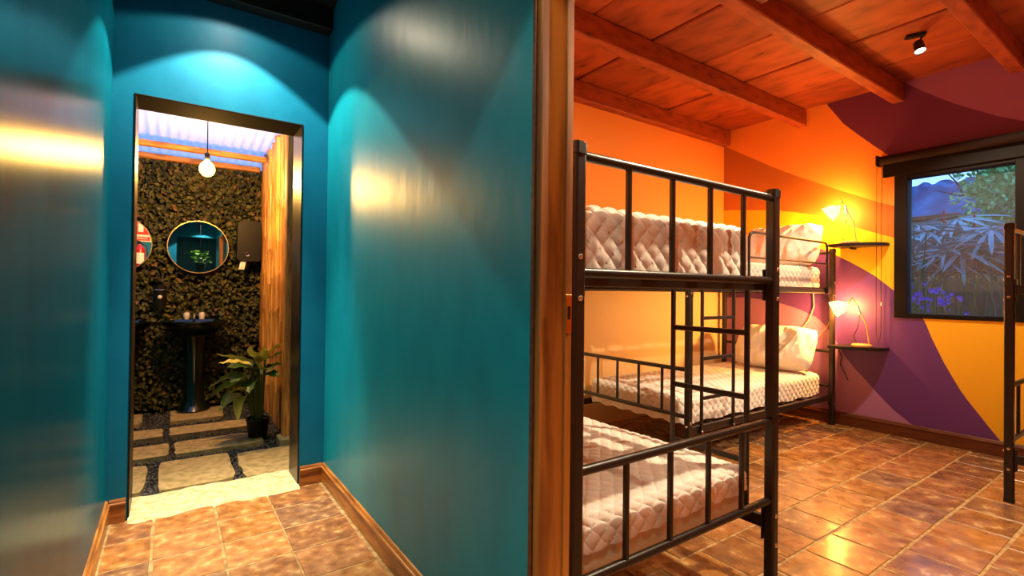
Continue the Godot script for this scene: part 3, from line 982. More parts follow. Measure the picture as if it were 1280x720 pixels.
# ---------------------------------------------------------------- bedside shelves, lamps, blind, spots
func build_bedside() -> void:
	# quarter-round wall shelves
	for s in [[1.585, "black quarter-round wall shelf under the upper reading lamp"], [0.705, "black quarter-round wall shelf under the lower reading lamp"]]:
		var sh := thing("wall_shelf", Vector3(WIN_X, s[0], -1.98), 0, s[1], "shelf", "black wall shelves")
		var poly := PackedVector2Array()
		poly.append(Vector2(0, 0))
		for k in 15:
			var t := PI / 2 * k / 14.0
			poly.append(Vector2(-0.24 * pow(cos(t), 0.8), 0.37 * pow(sin(t), 0.8)))
		var mb := MB.new()
		# plate lies in x-z: local x -> x, local y -> z, depth -> up
		mb.plate(poly, 0.026, Transform3D(Basis(Vector3.RIGHT, Vector3.BACK, Vector3.UP), Vector3(0, -0.013, 0)))
		part(mb, "board", M.shelf_black, sh)
		mb = MB.new()
		mb.box(Vector3(-0.05, -0.022, 0.12), Vector3(0.09, 0.016, 0.02), 0.002)
		part(mb, "bracket", M.shelf_black, sh)
	# reading lamps
	var lamps := [
		[Vector3(4.83, 1.598, -1.865), Vector3(4.80, 1.90, -1.975), Vector3(4.82, 2.0, -1.945), 1.0, "lit gooseneck reading lamp on the upper wall shelf", Vector3(-0.22, -0.60, -0.77)],
		[Vector3(4.83, 0.718, -1.765), Vector3(4.79, 1.055, -1.912), Vector3(4.82, 1.132, -1.845), 1.0, "lit gooseneck reading lamp on the lower wall shelf", Vector3(-0.25, -0.45, -0.86)],
	]
	for a in lamps:
		var lp := thing("reading_lamp", a[0], 0, a[4], "lamp", "gooseneck reading lamps")
		var mb := MB.new()
		mb.lathe([Vector2(0, 0), Vector2(0.072, 0), Vector2(0.075, 0.006), Vector2(0.074, 0.018), Vector2(0.066, 0.024), Vector2(0, 0.026)], Vector3.ZERO, Vector3.UP, 24)
		part(mb, "base", M.lamp_base, lp)
		var sc: Vector3 = a[1] - a[0]
		var tp: Vector3 = a[2] - a[0]
		var dir: Vector3 = (a[5] as Vector3).normalized()
		var root := Vector3(0, 0.02, 0.055)
		var neck := sc - dir * 0.058
		# stem, then arch over to the shade
		var pts := []
		var ctrl := [root, Vector3(0, tp.y * 0.45, 0.035), Vector3(0, tp.y * 0.78, tp.z + 0.055), tp + Vector3(0, 0, 0.012), neck + Vector3(0, 0.035, 0.02), neck]
		var cv := Curve3D.new()
		for k in ctrl.size():
			var tan: Vector3 = Vector3.ZERO
			if k > 0 and k < ctrl.size() - 1:
				tan = (ctrl[k + 1] - ctrl[k - 1]) * 0.18
			cv.add_point(ctrl[k], -tan, tan)
		var ln := cv.get_baked_length()
		for k in 31:
			pts.append(cv.sample_baked(ln * k / 30.0))
		mb = MB.new()
		mb.tube(pts, 0.0055, 8)
		part(mb, "gooseneck", M.lamp_base, lp)
		mb = MB.new()
		var j: Vector3 = ctrl[2]
		mb.tube([j + Vector3(0, -0.05, 0.012), j + Vector3(0, -0.02, 0.004), j + Vector3(0, 0.03, -0.006)], [0.008, 0.012, 0.009], 10)
		part(mb, "switch", M.white_plastic, lp)
		mb = MB.new()
		mb.lathe([Vector2(0, -0.060), Vector2(0.013, -0.060), Vector2(0.017, -0.045), Vector2(0.038, -0.030), Vector2(0.056, 0.0), Vector2(0.066, 0.038), Vector2(0.070, 0.060), Vector2(0.066, 0.061), Vector2(0.060, 0.036), Vector2(0.050, 0.0), Vector2(0.030, -0.025), Vector2(0, -0.03)], sc, dir, 24)
		part(mb, "shade", M.lamp_shade, lp)
		mb = MB.new()
		mb.lathe([Vector2(0, 0.030), Vector2(0.016, 0.026), Vector2(0.024, 0.010), Vector2(0.020, -0.008), Vector2(0.010, -0.02), Vector2(0, -0.022)], sc + dir * 0.006, dir, 14)
		part(mb, "bulb", M.bulb_glow, lp)
		omni(lp, sc + dir * 0.012, 0.65, Color(1.0, 0.66, 0.28), 0.03)
		spot_light(lp, sc + dir * 0.02, dir, 82.0, 1.0, 1.7, Color(1.0, 0.68, 0.32), 0.03)
		mb = MB.new()
		var cd := [Vector3(-0.02, 0.028, -0.03), Vector3(-0.02, 0.09, -0.055), Vector3(0.0, 0.16, -0.03), j + Vector3(0, -0.045, 0.01)]
		mb.tube(cd, 0.0025, 6)
		part(mb, "cord", M.cord_black, lp)
	var cables := [
		["cord", [Vector3(4.935, 0.69, -1.99), Vector3(4.92, 0.60, -1.95), Vector3(4.94, 0.54, -1.975), Vector3(4.93, 0.46, -1.93), Vector3(4.94, 0.40, -1.91)], M.cord_black, "thin black cord dangling below the lower shelf"],
		["cord", [Vector3(4.935, 1.18, -2.20), Vector3(4.935, 1.05, -2.19), Vector3(4.935, 0.93, -2.23), Vector3(4.935, 0.80, -2.32), Vector3(4.935, 0.66, -2.36)], M.cord_white, "pale cable hanging behind the lower rear pillow"],
		["cord", [Vector3(4.935, 1.02, -2.02), Vector3(4.935, 0.86, -2.08), Vector3(4.935, 0.72, -2.19), Vector3(4.935, 0.62, -2.26)], M.cord_white, "short pale cable beside the head post of the rear bunk"],
	]
	for c in cables:
		var mb := MB.new()
		var cv := Curve3D.new()
		for k in c[1].size():
			var tan := Vector3.ZERO
			if k > 0 and k < c[1].size() - 1:
				tan = (c[1][k + 1] - c[1][k - 1]) * 0.2
			cv.add_point(c[1][k], -tan, tan)
		var pts := []
		for k in 25:
			pts.append(cv.sample_baked(cv.get_baked_length() * k / 24.0))
		mb.tube(pts, 0.0045 if c[2] == M.cord_white else 0.003, 6)
		solo(mb, c[0], c[2], c[3], "cord")

	# roller blind over the window
	var bl := thing("roller_blind", Vector3(WIN_X, 2.2, -1.1), 0, "dark brown roller blind rolled up above the window", "blind")
	var mb2 := MB.new()
	mb2.tube([Vector3(-0.055, 0.085, -0.565), Vector3(-0.055, 0.085, 0.56)], 0.036, 20)
	part(mb2, "roll", M.blind_cloth, bl)
	mb2 = MB.new()
	mb2.box(Vector3(-0.024, 0.0, 0.0), Vector3(0.014, 0.11, 1.105), 0.004)
	part(mb2, "valance", M.black_frame, bl)
	for z in [-0.575, 0.57]:
		mb2 = MB.new()
		mb2.box(Vector3(-0.05, 0.085, z), Vector3(0.09, 0.09, 0.018), 0.006)
		part(mb2, "end_bracket", M.black_plastic, bl)
	mb2 = MB.new()
	var loop := []
	for k in 41:
		var t := k / 40.0
		var q: float = absf(t * 2 - 1)
		var zz := -0.575 + 0.018 * (1 if t > 0.5 else -1) * minf(1.0, sqrt(maxf(0.0, (q)) * 12.0))
		loop.append(Vector3(-0.03, lerpf(-1.46, 0.085, q), zz))
	mb2.tube(loop, 0.0022, 6)
	part(mb2, "pull_chain", M.cord_black, bl)
	mb2 = MB.new()
	mb2.tube([Vector3(-0.03, -1.10, -0.557), Vector3(-0.03, -1.13, -0.557)], 0.005, 8)
	part(mb2, "chain_stop", M.white_plastic, bl)

# ceiling spotlight: foot plate, arm, can and lens
func ceiling_spot(foot: Vector3, lens_at: Vector3, dir: Vector3, label: String, beams: Array, color: Color) -> void:
	var sp := thing("ceiling_spotlight", foot, 0, label, "spotlight", "black ceiling spotlights")
	dir = dir.normalized()
	var le := lens_at - foot
	var mb := MB.new()
	mb.box(Vector3(0, -0.010, 0), Vector3(0.045, 0.020, 0.11), 0.004, Basis(Vector3.UP, 0.5))
	part(mb, "foot_plate", M.black_plastic, sp)
	mb = MB.new()
	mb.tube([Vector3(0.02, -0.018, 0.03), le - dir * 0.055], 0.006, 8)
	part(mb, "arm", M.black_plastic, sp)
	mb = MB.new()
	mb.lathe([Vector2(0, -0.075), Vector2(0.022, -0.075), Vector2(0.028, -0.068), Vector2(0.030, -0.02), Vector2(0.034, 0.0), Vector2(0.031, 0.0), Vector2(0.030, -0.006)], le, dir, 20)
	part(mb, "can", M.black_plastic, sp)
	mb = MB.new()
	mb.lathe([Vector2(0, 0.004), Vector2(0.014, 0.003), Vector2(0.029, -0.004)], le - dir * 0.002, dir, 20)
	part(mb, "lens", M.spot_lens, sp)
	for b in beams:
		spot_light(sp, le + dir * 0.012, dir if b.size() < 4 else b[3], b[0], b[1], b[2], color, 0.025)

func build_spots() -> void:
	var white := Color(1.0, 0.93, 0.80)
	var corr := [[23.0, 1.0, 14.0], [49.0, 0.06, 2.6], [73.0, 0.12, 0.3]]
	ceiling_spot(Vector3(0.22, 2.82, -2.83), Vector3(0.24, 2.715, -2.79), Vector3(0.0, -1, 0.0), "black corridor spotlight over the doorway, above the picture", corr, white)
	ceiling_spot(Vector3(0.24, 2.82, -0.38), Vector3(0.26, 2.715, -0.34), Vector3(0, -1, 0), "black corridor spotlight right above the camera", [[30.0, 1.0, 4.0], [48.0, 0.1, 1.0], [75.0, 0.3, 0.2]], white)
	ceiling_spot(Vector3(0.56, 2.82, 1.52), Vector3(0.56, 2.715, 1.56), Vector3(0, -1, 0), "black corridor spotlight above the hanging plant behind the camera", [[50.0, 0.1, 4.0]], white)
	var warm := Color(1.0, 0.91, 0.75)
	ceiling_spot(Vector3(4.09, CEIL, -1.19), Vector3(4.06, 2.775, -1.155), Vector3(-0.16, -0.95, 0.22), "black ceiling spotlight with a bright lens between the beams", [[72.0, 0.35, 4.2]], warm)
	ceiling_spot(Vector3(2.57, CEIL, -0.72), Vector3(2.55, 2.775, -0.70), Vector3(-0.40, -1.0, -0.20), "black ceiling spotlight aimed at the nearest bunk, above the picture", [[60.0, 0.5, 8.0]], warm)
	ceiling_spot(Vector3(2.42, CEIL, 0.92), Vector3(2.40, 2.775, 0.90), Vector3(0.15, -0.32, -1.0), "black ceiling spotlight aimed at the orange wall, behind the camera side", [[36.0, 0.8, 6.0]], warm)


# ---------------------------------------------------------------- washroom
func build_washroom() -> void:
	rng.seed = 5
	# ground under gravel
	var mb := MB.new()
	slab(Vector3(-1.7, -0.3, -6.0), Vector3(1.2, -0.035, -3.34), mb)
	solo(mb, "garden_floor", M.soil, "dark earth under the gravel of the washroom", "ground", "", "structure")
	# stepping slabs
	var slabs := [
		[-0.05, 0.34, -3.43, -3.985, "large stepping slab in the middle just beyond the threshold"], [0.385, 0.80, -3.40, -3.93, "stepping slab at the right just beyond the threshold"],
		[-0.62, -0.115, -3.46, -3.98, "stepping slab at the left just beyond the threshold"],
		[0.035, 0.595, -4.13, -4.46, "wide stepping slab in the second row at the right"], [-0.62, 0.0, -4.13, -4.46, "wide stepping slab in the second row at the left"],
		[0.003, 0.60, -4.68, -4.94, "wide stepping slab in the third row at the right"], [-0.62, -0.04, -4.68, -4.95, "stepping slab in the third row at the left"],
		[0.002, 0.41, -5.16, -5.62, "stepping slab under the pedestal washbasin"], [-0.62, -0.20, -5.2, -5.62, "stepping slab at the far left of the washroom"]]
	for s in slabs:
		var poly := PackedVector2Array()
		var c0 := Vector2(s[0], -s[2])
		var c1 := Vector2(s[1], -s[3])
		var cs := [c0, Vector2(c1.x, c0.y), c1, Vector2(c0.x, c1.y)]
		for k in 4:
			for t in 6:
				var q: Vector2 = (cs[k] as Vector2).lerp(cs[(k + 1) % 4], t / 6.0)
				if t == 0:
					q = q.lerp((c0 + c1) * 0.5, 0.03)
				poly.append(q + Vector2(rng.randfn(), rng.randfn()) * 0.004)
		mb = MB.new()
		mb.plate(poly, 0.05, Transform3D(Basis(Vector3.RIGHT, Vector3.FORWARD, Vector3.UP), Vector3(0, -0.045, 0)))
		solo(mb, "stepping_slab", M.paver, s[4], "paving slab", "stepping slabs in the gravel")
	# gravel
	var st := MB.new()
	var r0 := 0.007
	var oct := [Vector3(1, 0, 0), Vector3(-1, 0, 0), Vector3(0, 0.7, 0), Vector3(0, -0.7, 0), Vector3(0, 0, 1), Vector3(0, 0, -1)]
	for f in [[0, 2, 4], [4, 2, 1], [1, 2, 5], [5, 2, 0], [0, 3, 4], [4, 3, 1], [1, 3, 5], [5, 3, 0]]:
		var a: Vector3 = oct[f[0]] * r0
		var b: Vector3 = oct[f[1]] * r0
		var c: Vector3 = oct[f[2]] * r0
		st.flat(a, b, c, a + b + c)
	var mm := MultiMesh.new()
	mm.transform_format = MultiMesh.TRANSFORM_3D
	mm.use_colors = true
	mm.mesh = st.mesh()
	var count := 16000
	mm.instance_count = count
	for k in count:
		var near := pow(rng.randf(), 1.5)
		var p := Vector3(rng.randf_range(-0.8, 0.95), -0.030 + rng.randf() * 0.012, lerpf(-3.38, -5.75, near))
		var bs := Basis(Vector3(rng.randf() - 0.5, rng.randf() - 0.5, rng.randf() - 0.5).normalized(), rng.randf() * TAU).scaled(Vector3.ONE * rng.randf_range(0.6, 1.5))
		mm.set_instance_transform(k, Transform3D(bs, p))
		var g := rng.randf_range(0.03, 0.16)
		mm.set_instance_color(k, Color(g * 1.05, g, g * 0.92))
	var gm := MultiMeshInstance3D.new()
	gm.name = "gravel"
	gm.multimesh = mm
	gm.material_override = M.gravel
	add_child(gm)
	tag(gm, "dark grey gravel between the stepping slabs", "gravel", "", "stuff")
	# walls: ivy wall, left side wall, bamboo screen
	mb = MB.new()
	slab(Vector3(-1.7, -0.3, -6.0), Vector3(1.2, 2.40, -5.80), mb)
	solo(mb, "wall_ivy", M.ivy_back, "dark wall behind the ivy of the washroom", "wall", "", "structure")
	mb = MB.new()
	slab(Vector3(-1.7, -0.3, -5.8), Vector3(-1.5, 2.9, -3.34), mb)
	slab(Vector3(-1.7, -0.3, -3.34), Vector3(-0.45, 2.9, -3.20), mb)
	solo(mb, "wall_washroom", M.blue_paint, "blue side wall of the washroom, outside the picture", "wall", "", "structure")
	var leaf := MB.new()
	# small pointed leaf folded along the middle, about 6 cm
	var L := [Vector3(0, 0, 0), Vector3(0.022, -0.018, 0.006), Vector3(0.017, -0.045, 0.004), Vector3(0, -0.060, -0.006), Vector3(-0.017, -0.045, 0.004), Vector3(-0.022, -0.018, 0.006), Vector3(0, -0.028, -0.004)]
	for k in 6:
		leaf.flat(L[6], L[k], L[(k + 1) % 6], Vector3.BACK)
	var ml := MultiMesh.new()
	ml.transform_format = MultiMesh.TRANSFORM_3D
	ml.use_colors = true
	ml.mesh = leaf.mesh()
	count = 15000
	ml.instance_count = count
	for k in count:
		var p := Vector3(rng.randf_range(-1.2, 1.0), rng.randf_range(0.02, 2.40), -5.80 + rng.randf() * 0.10)
		var bs := Basis(Vector3.UP, rng.randfn() * 0.6) * Basis(Vector3.RIGHT, -0.35 + rng.randfn() * 0.45) * Basis(Vector3.BACK, rng.randfn() * 0.9)
		ml.set_instance_transform(k, Transform3D(bs.scaled(Vector3.ONE * rng.randf_range(0.45, 0.9)), p))
		var g := rng.randf()
		var c := Color(0.026, 0.028, 0.005).lerp(Color(0.13, 0.115, 0.016), g * g)
		if rng.randf() < 0.10:
			c = Color(0.16, 0.08, 0.025)
		ml.set_instance_color(k, c)
	var im := MultiMeshInstance3D.new()
	im.name = "ivy"
	im.multimesh = ml
	im.material_override = M.ivy_leaf
	add_child(im)
	tag(im, "dense small-leaved ivy covering the washroom wall", "ivy", "", "stuff")
	# bamboo screen with single canes
	var sc := thing("bamboo_screen", Vector3(0.80, 0, -4.9), 0, "golden bamboo cane screen on the right of the washroom", "screen")
	var z := -0.88
	var k2 := 0
	while z < 0.78:
		var r := rng.randf_range(0.022, 0.034)
		mb = MB.new()
		var prof := [Vector2(0, -0.02)]
		var y := -0.02
		var top := 2.46 + rng.randf() * 0.12
		while y < top:
			var seg := rng.randf_range(0.26, 0.38)
			prof.append(Vector2(r * 0.97, y))
			prof.append(Vector2(r, minf(y + seg * 0.5, top)))
			prof.append(Vector2(r * 0.98, minf(y + seg * 0.93, top)))
			prof.append(Vector2(r * 1.09, minf(y + seg * 0.965, top)))
			y += seg
		prof.append(Vector2(0, top + 0.001))
		mb.lathe(prof, Vector3(-0.015 + rng.randfn() * 0.008, 0, z + r), Vector3.UP, 9)
		var cn := part(mb, "cane", M["cane%d" % (rng.randi() % 3)], sc)
		cn.rotation.x = rng.randfn() * 0.006
		z += r * 2.12
		k2 += 1
	mb = MB.new()
	slab(Vector3(0.03, -0.2, -0.88), Vector3(0.10, 2.45, 1.56), mb)
	part(mb, "backing", M.dark_board, sc)
	mb = MB.new()
	mb.lathe([Vector2(0, 0), Vector2(0.058, 0), Vector2(0.056, 0.7), Vector2(0.060, 1.3), Vector2(0.055, 2.1), Vector2(0.057, 2.75), Vector2(0, 2.76)], Vector3(-0.045, 0, 0.82), Vector3.UP, 16)
	part(mb, "corner_post", M.bamboo, sc)
	mb = MB.new()
	mb.box(Vector3(-0.04, 0.0, 0.84), Vector3(0.17, 0.09, 0.16), 0.012)
	part(mb, "footing", M.paver, sc)
	# roof: rafters and corrugated sheet
	for a in [[-5.22, 2.385, 0.05, "bamboo rafter nearer the doorway under the corrugated roof"], [-5.66, 2.375, 0.055, "bamboo rafter along the top of the ivy wall"]]:
		mb = MB.new()
		mb.box(Vector3(-0.365, a[1], a[0]), Vector3(2.2, a[2], 0.05), 0.008)
		solo(mb, "rafter", M.rafter_wood, a[3], "rafter", "washroom rafters")
	mb = MB.new()
	mb.surf(260, 6, func(u: float, w: float) -> Vector3:
		var x := lerpf(-1.6, 1.15, u)
		return Vector3(x, lerpf(2.74, 2.435, w) + 0.011 * sin(x * TAU / 0.076), lerpf(-3.25, -6.05, w)))
	solo(mb, "corrugated_roof", M.roof_sheet, "translucent white corrugated roof sheet over the washroom", "roof sheet")

	# hanging bulb
	var bu := thing("pendant_bulb", Vector3(0.215, 2.555, -4.5), 0, "glowing globe bulb hanging on a black cord", "pendant lamp")
	mb = MB.new()
	mb.tube([Vector3(0, 0.0, 0), Vector3(0.001, -0.36, 0)], 0.004, 8)
	part(mb, "cord", M.cord_black, bu)
	mb = MB.new()
	mb.lathe([Vector2(0, -0.34), Vector2(0.010, -0.345), Vector2(0.018, -0.355), Vector2(0.018, -0.395), Vector2(0.015, -0.40), Vector2(0, -0.402)], Vector3.ZERO, Vector3.UP, 16)
	part(mb, "socket", M.black_plastic, bu)
	mb = MB.new()
	var pr := []
	for k in 17:
		var t := PI * k / 16.0
		var rr := 0.055 * sin(t)
		var yy := -0.482 - 0.066 * -cos(t) if k > 16 else -0.476 + 0.060 * cos(t)
		if k < 5:
			rr = maxf(rr, 0.015)
			yy += 0.012 * (5 - k) / 5.0
		pr.append(Vector2(rr if k < 16 else 0.0, yy))
	pr.insert(0, Vector2(0, pr[0].y))
	mb.lathe(pr, Vector3.ZERO, Vector3.UP, 24)
	part(mb, "bulb", M.bulb_glow, bu)
	omni(bu, Vector3(0, -0.478, 0), 2.6, Color(1.0, 0.75, 0.37), 0.05)
	# spot under the roof by the door
	ceiling_spot(Vector3(0.25, 2.66, -3.86), Vector3(0.25, 2.56, -3.80), Vector3(0, -0.9, 0.75), "black spotlight under the washroom roof, hidden by the lintel", [[50.0, 0.4, 0.5]], Color(1.0, 0.95, 0.85))

	# mirrors
	for a in [[Vector3(0.212, 1.553, -5.665), "round wall mirror above the middle washbasin"], [Vector3(-0.405, 1.553, -5.665), "round wall mirror cut by the left door edge"]]:
		var mi := thing("round_mirror", a[0], 0, a[1], "mirror", "round washroom mirrors")
		mb = MB.new()
		mb.lathe([Vector2(0, 0.006), Vector2(0.247, 0.006)], Vector3.ZERO, Vector3.BACK, 64)
		part(mb, "glass", M.mirror_glass, mi)
		mb = MB.new()
		mb.lathe([Vector2(0.246, 0.006), Vector2(0.247, 0.013), Vector2(0.254, 0.013), Vector2(0.255, -0.01), Vector2(0, -0.01)], Vector3.ZERO, Vector3.BACK, 64)
		part(mb, "rim", M.mirror_rim, mi)
		mb = MB.new()
		mb.lathe([Vector2(0.05, -0.13), Vector2(0.05, -0.011)], Vector3.ZERO, Vector3.BACK, 16)
		part(mb, "wall_mount", M.black_plastic, mi)
	# towel dispenser
	var di := thing("towel_dispenser", Vector3(0.636, 1.63, -5.62), 0, "black paper towel dispenser with a round lock on the ivy", "dispenser")
	mb = MB.new()
	var outl := PackedVector2Array()
	for q in [[0.105, 0.20, 0.035, 0.0], [-0.105, 0.20, 0.05, PI / 2], [-0.105, -0.20, 0.03, PI], [0.105, -0.20, 0.03, PI * 1.5]]:
		for k in 6:
			var t: float = q[3] + PI / 2 * k / 5.0
			outl.append(Vector2(q[0] - signf(q[0]) * q[2] + q[2] * cos(t), q[1] - signf(q[1]) * q[2] + q[2] * sin(t)))
	mb.plate(outl, 0.16, Transform3D(Basis.IDENTITY, Vector3(0, 0, -0.08)))
	part(mb, "case", M.black_plastic, di)
	mb = MB.new()
	mb.lathe([Vector2(0.014, 0.0), Vector2(0.022, 0.006), Vector2(0.026, 0.0)], Vector3(-0.02, -0.13, 0.081), Vector3.BACK, 20)
	part(mb, "lock_ring", M.chrome, di)
	mb = MB.new()
	mb.surf(4, 6, func(u: float, w: float) -> Vector3: return Vector3(-0.075 + 0.05 * u - 0.02 * w, -0.20 - 0.085 * w, 0.06 + 0.02 * sin(w * 2.0) + 0.004 * sin(u * 5.0)))
	part(mb, "paper_towel", M.sign_white, di)
	# soap dispenser
	var so := thing("soap_dispenser", Vector3(-0.087, 1.06, -5.66), 0, "black wall soap dispenser with a pale push button", "dispenser")
	mb = MB.new()
	mb.surf(12, 12, func(u: float, w: float) -> Vector3:
		var t := (u - 0.5) * PI
		var hw := 0.052 * (1.0 - 0.35 * pow(maxf(w - 0.6, 0) / 0.4, 2))
		return Vector3(sin(t) * hw, 0.115 - 0.23 * w, cos(t) * 0.07 * (1.0 - 0.25 * w)), true)
	part(mb, "body", M.black_plastic, so)
	mb = MB.new()
	mb.box(Vector3(0, 0.075, 0.066), Vector3(0.075, 0.009, 0.006), 0.002)
	part(mb, "band", M.chrome, so)
	mb = MB.new()
	mb.lathe([Vector2(0, 0.010), Vector2(0.014, 0.008), Vector2(0.018, 0)], Vector3(0, 0.01, 0.060), Vector3.BACK, 16)
	part(mb, "button", M.white_plastic, so)
	# washbasins
	for a in [[Vector3(0.185, 0, -5.52), "dark green pedestal washbasin in the middle with two ceramic taps"], [Vector3(-0.40, 0, -5.52), "dark green pedestal washbasin cut by the left door edge"]]:
		var ba := thing("pedestal_basin", a[0], 0, a[1], "washbasin", "dark pedestal washbasins")
		mb = MB.new()
		mb.lathe([Vector2(0, 0.006), Vector2(0.13, 0.006), Vector2(0.135, 0.02), Vector2(0.115, 0.05), Vector2(0.088, 0.10), Vector2(0.076, 0.30), Vector2(0.080, 0.55), Vector2(0.098, 0.68), Vector2(0.105, 0.72), Vector2(0, 0.72)], Vector3(0, 0, 0), Vector3.UP, 28, Vector2(1, 0.85))
		part(mb, "pedestal", M.basin_glaze, ba)
		mb = MB.new()
		mb.lathe([Vector2(0, 0.715), Vector2(0.11, 0.715), Vector2(0.125, 0.725), Vector2(0.19, 0.755), Vector2(0.245, 0.80), Vector2(0.268, 0.830), Vector2(0.272, 0.845), Vector2(0.262, 0.853), Vector2(0.235, 0.848), Vector2(0.20, 0.80), Vector2(0.12, 0.755), Vector2(0, 0.745)], Vector3(0, 0, 0.02), Vector3.UP, 40, Vector2(1, 0.78))
		part(mb, "bowl", M.basin_glaze, ba)
		mb = MB.new()
		mb.lathe([Vector2(0.107, 0.712), Vector2(0.116, 0.716), Vector2(0.112, 0.721)], Vector3(0, 0, 0.008), Vector3.UP, 32, Vector2(1, 0.85))
		part(mb, "joint_bead", M.mirror_rim, ba)
		mb = MB.new()
		mb.box(Vector3(0, 0.825, -0.17), Vector3(0.36, 0.06, 0.13), 0.02)
		part(mb, "deck", M.basin_glaze, ba)
		var ta := Node3D.new()
		ta.name = "tap"
		ba.add_child(ta)
		mb = MB.new()
		mb.tube([Vector3(0, 0.85, -0.16), Vector3(0, 0.90, -0.16), Vector3(0, 0.925, -0.145), Vector3(0, 0.925, -0.10), Vector3(0, 0.905, -0.075)], 0.012, 10)
		part(mb, "spout", M.chrome, ta)
		for s in [-1, 1]:
			mb = MB.new()
			mb.lathe([Vector2(0, 0.86), Vector2(0.020, 0.86), Vector2(0.022, 0.872), Vector2(0.026, 0.885), Vector2(0.026, 0.915), Vector2(0.020, 0.925), Vector2(0, 0.927)], Vector3(s * 0.062, -0.005, -0.15), Vector3.UP, 16)
			part(mb, "handle", M.white_plastic, ta)
	# fire extinguisher and its sign on the washroom side, seen in the left mirror
	var sg := thing("extinguisher_sign", Vector3(-0.335, 1.905, -3.352), PI, "red and white fire extinguisher sign seen in the left mirror", "sign")
	mb = MB.new()
	mb.box(Vector3(0, 0, 0.004), Vector3(0.215, 0.31, 0.006), 0.001)
	part(mb, "panel", M.sign_white, sg)
	mb = MB.new()
	mb.box(Vector3(0, 0.035, 0.0085), Vector3(0.195, 0.20, 0.003))
	part(mb, "red_field", M.sign_red, sg)
	mb = MB.new()
	mb.box(Vector3(0, -0.115, 0.0085), Vector3(0.195, 0.05, 0.003))
	part(mb, "red_strip", M.sign_red, sg)
	mb = MB.new()
	var bottle := PackedVector2Array([Vector2(-0.026, -0.05), Vector2(0.026, -0.05), Vector2(0.028, 0.05), Vector2(0.014, 0.075), Vector2(0.014, 0.105), Vector2(-0.014, 0.105), Vector2(-0.014, 0.075), Vector2(-0.028, 0.05)])
	mb.plate(bottle, 0.002, Transform3D(Basis.IDENTITY, Vector3(0.0, 0.02, 0.0100)))
	part(mb, "pictogram", M.sign_white, sg)
	var tm := TextMesh.new()
	tm.text = "EXTINTOR"
	var fnt := SystemFont.new()
	fnt.font_names = PackedStringArray(["Droid Sans"])
	fnt.font_weight = 700
	tm.font = fnt
	tm.font_size = 32
	tm.pixel_size = 0.0009
	tm.depth = 0.002
	var tx := put(tm, "lettering", M.sign_white, sg)
	tx.position = Vector3(0, -0.115, 0.011)
	var ex := thing("fire_extinguisher", Vector3(-0.345, 1.33, -3.43), PI, "red fire extinguisher with a white label seen in the left mirror", "fire extinguisher")
	mb = MB.new()
	mb.lathe([Vector2(0, 0), Vector2(0.058, 0.0), Vector2(0.064, 0.008), Vector2(0.064, 0.30), Vector2(0.050, 0.345), Vector2(0.022, 0.365), Vector2(0.020, 0.38), Vector2(0, 0.38)], Vector3.ZERO, Vector3.UP, 24)
	part(mb, "cylinder", M.cylinder_red, ex)
	mb = MB.new()
	mb.surf(12, 1, func(u: float, w: float) -> Vector3: return Vector3(sin((u - 0.5) * 1.8) * 0.0655, lerpf(0.27, 0.13, w), cos((u - 0.5) * 1.8) * 0.0655), true)
	part(mb, "label", M.sign_white, ex)
	mb = MB.new()
	mb.box(Vector3(0, 0.395, 0), Vector3(0.03, 0.03, 0.03), 0.004)
	mb.box(Vector3(0.03, 0.425, 0), Vector3(0.10, 0.012, 0.02), 0.003, Basis(Vector3.BACK, 0.25))
	mb.box(Vector3(0.03, 0.40, 0), Vector3(0.08, 0.010, 0.02), 0.003)
	part(mb, "valve", M.black_plastic, ex)
	mb = MB.new()
	mb.tube([Vector3(-0.015, 0.395, 0), Vector3(-0.075, 0.36, 0.01), Vector3(-0.088, 0.25, 0.015), Vector3(-0.080, 0.12, 0.01)], 0.008, 8)
	part(mb, "hose", M.black_plastic, ex)
	mb = MB.new()
	mb.box(Vector3(0, 0.20, -0.072), Vector3(0.05, 0.06, 0.016), 0.002)
	part(mb, "wall_hook", M.chrome, ex)

	# potted plant by the bamboo screen
	potted_plant()

func leaf_mesh(len: float, wid: float, droop: float, cup: float) -> ArrayMesh:
	var mb := MB.new()
	mb.surf(6, 12, func(u: float, w: float) -> Vector3:
		var s := (u - 0.5) * 2.0
		var hw := wid * pow(sin(PI * pow(clampf(w, 0.001, 0.999), 0.75)), 0.8) + 0.001
		var x := s * hw
		return Vector3(x, len * (0.35 * w - droop * w * w) + cup * absf(s) * hw + 0.006 * sin(w * 21.0) * absf(s), len * w * (1.0 - 0.25 * droop * w)))
	return mb.mesh()

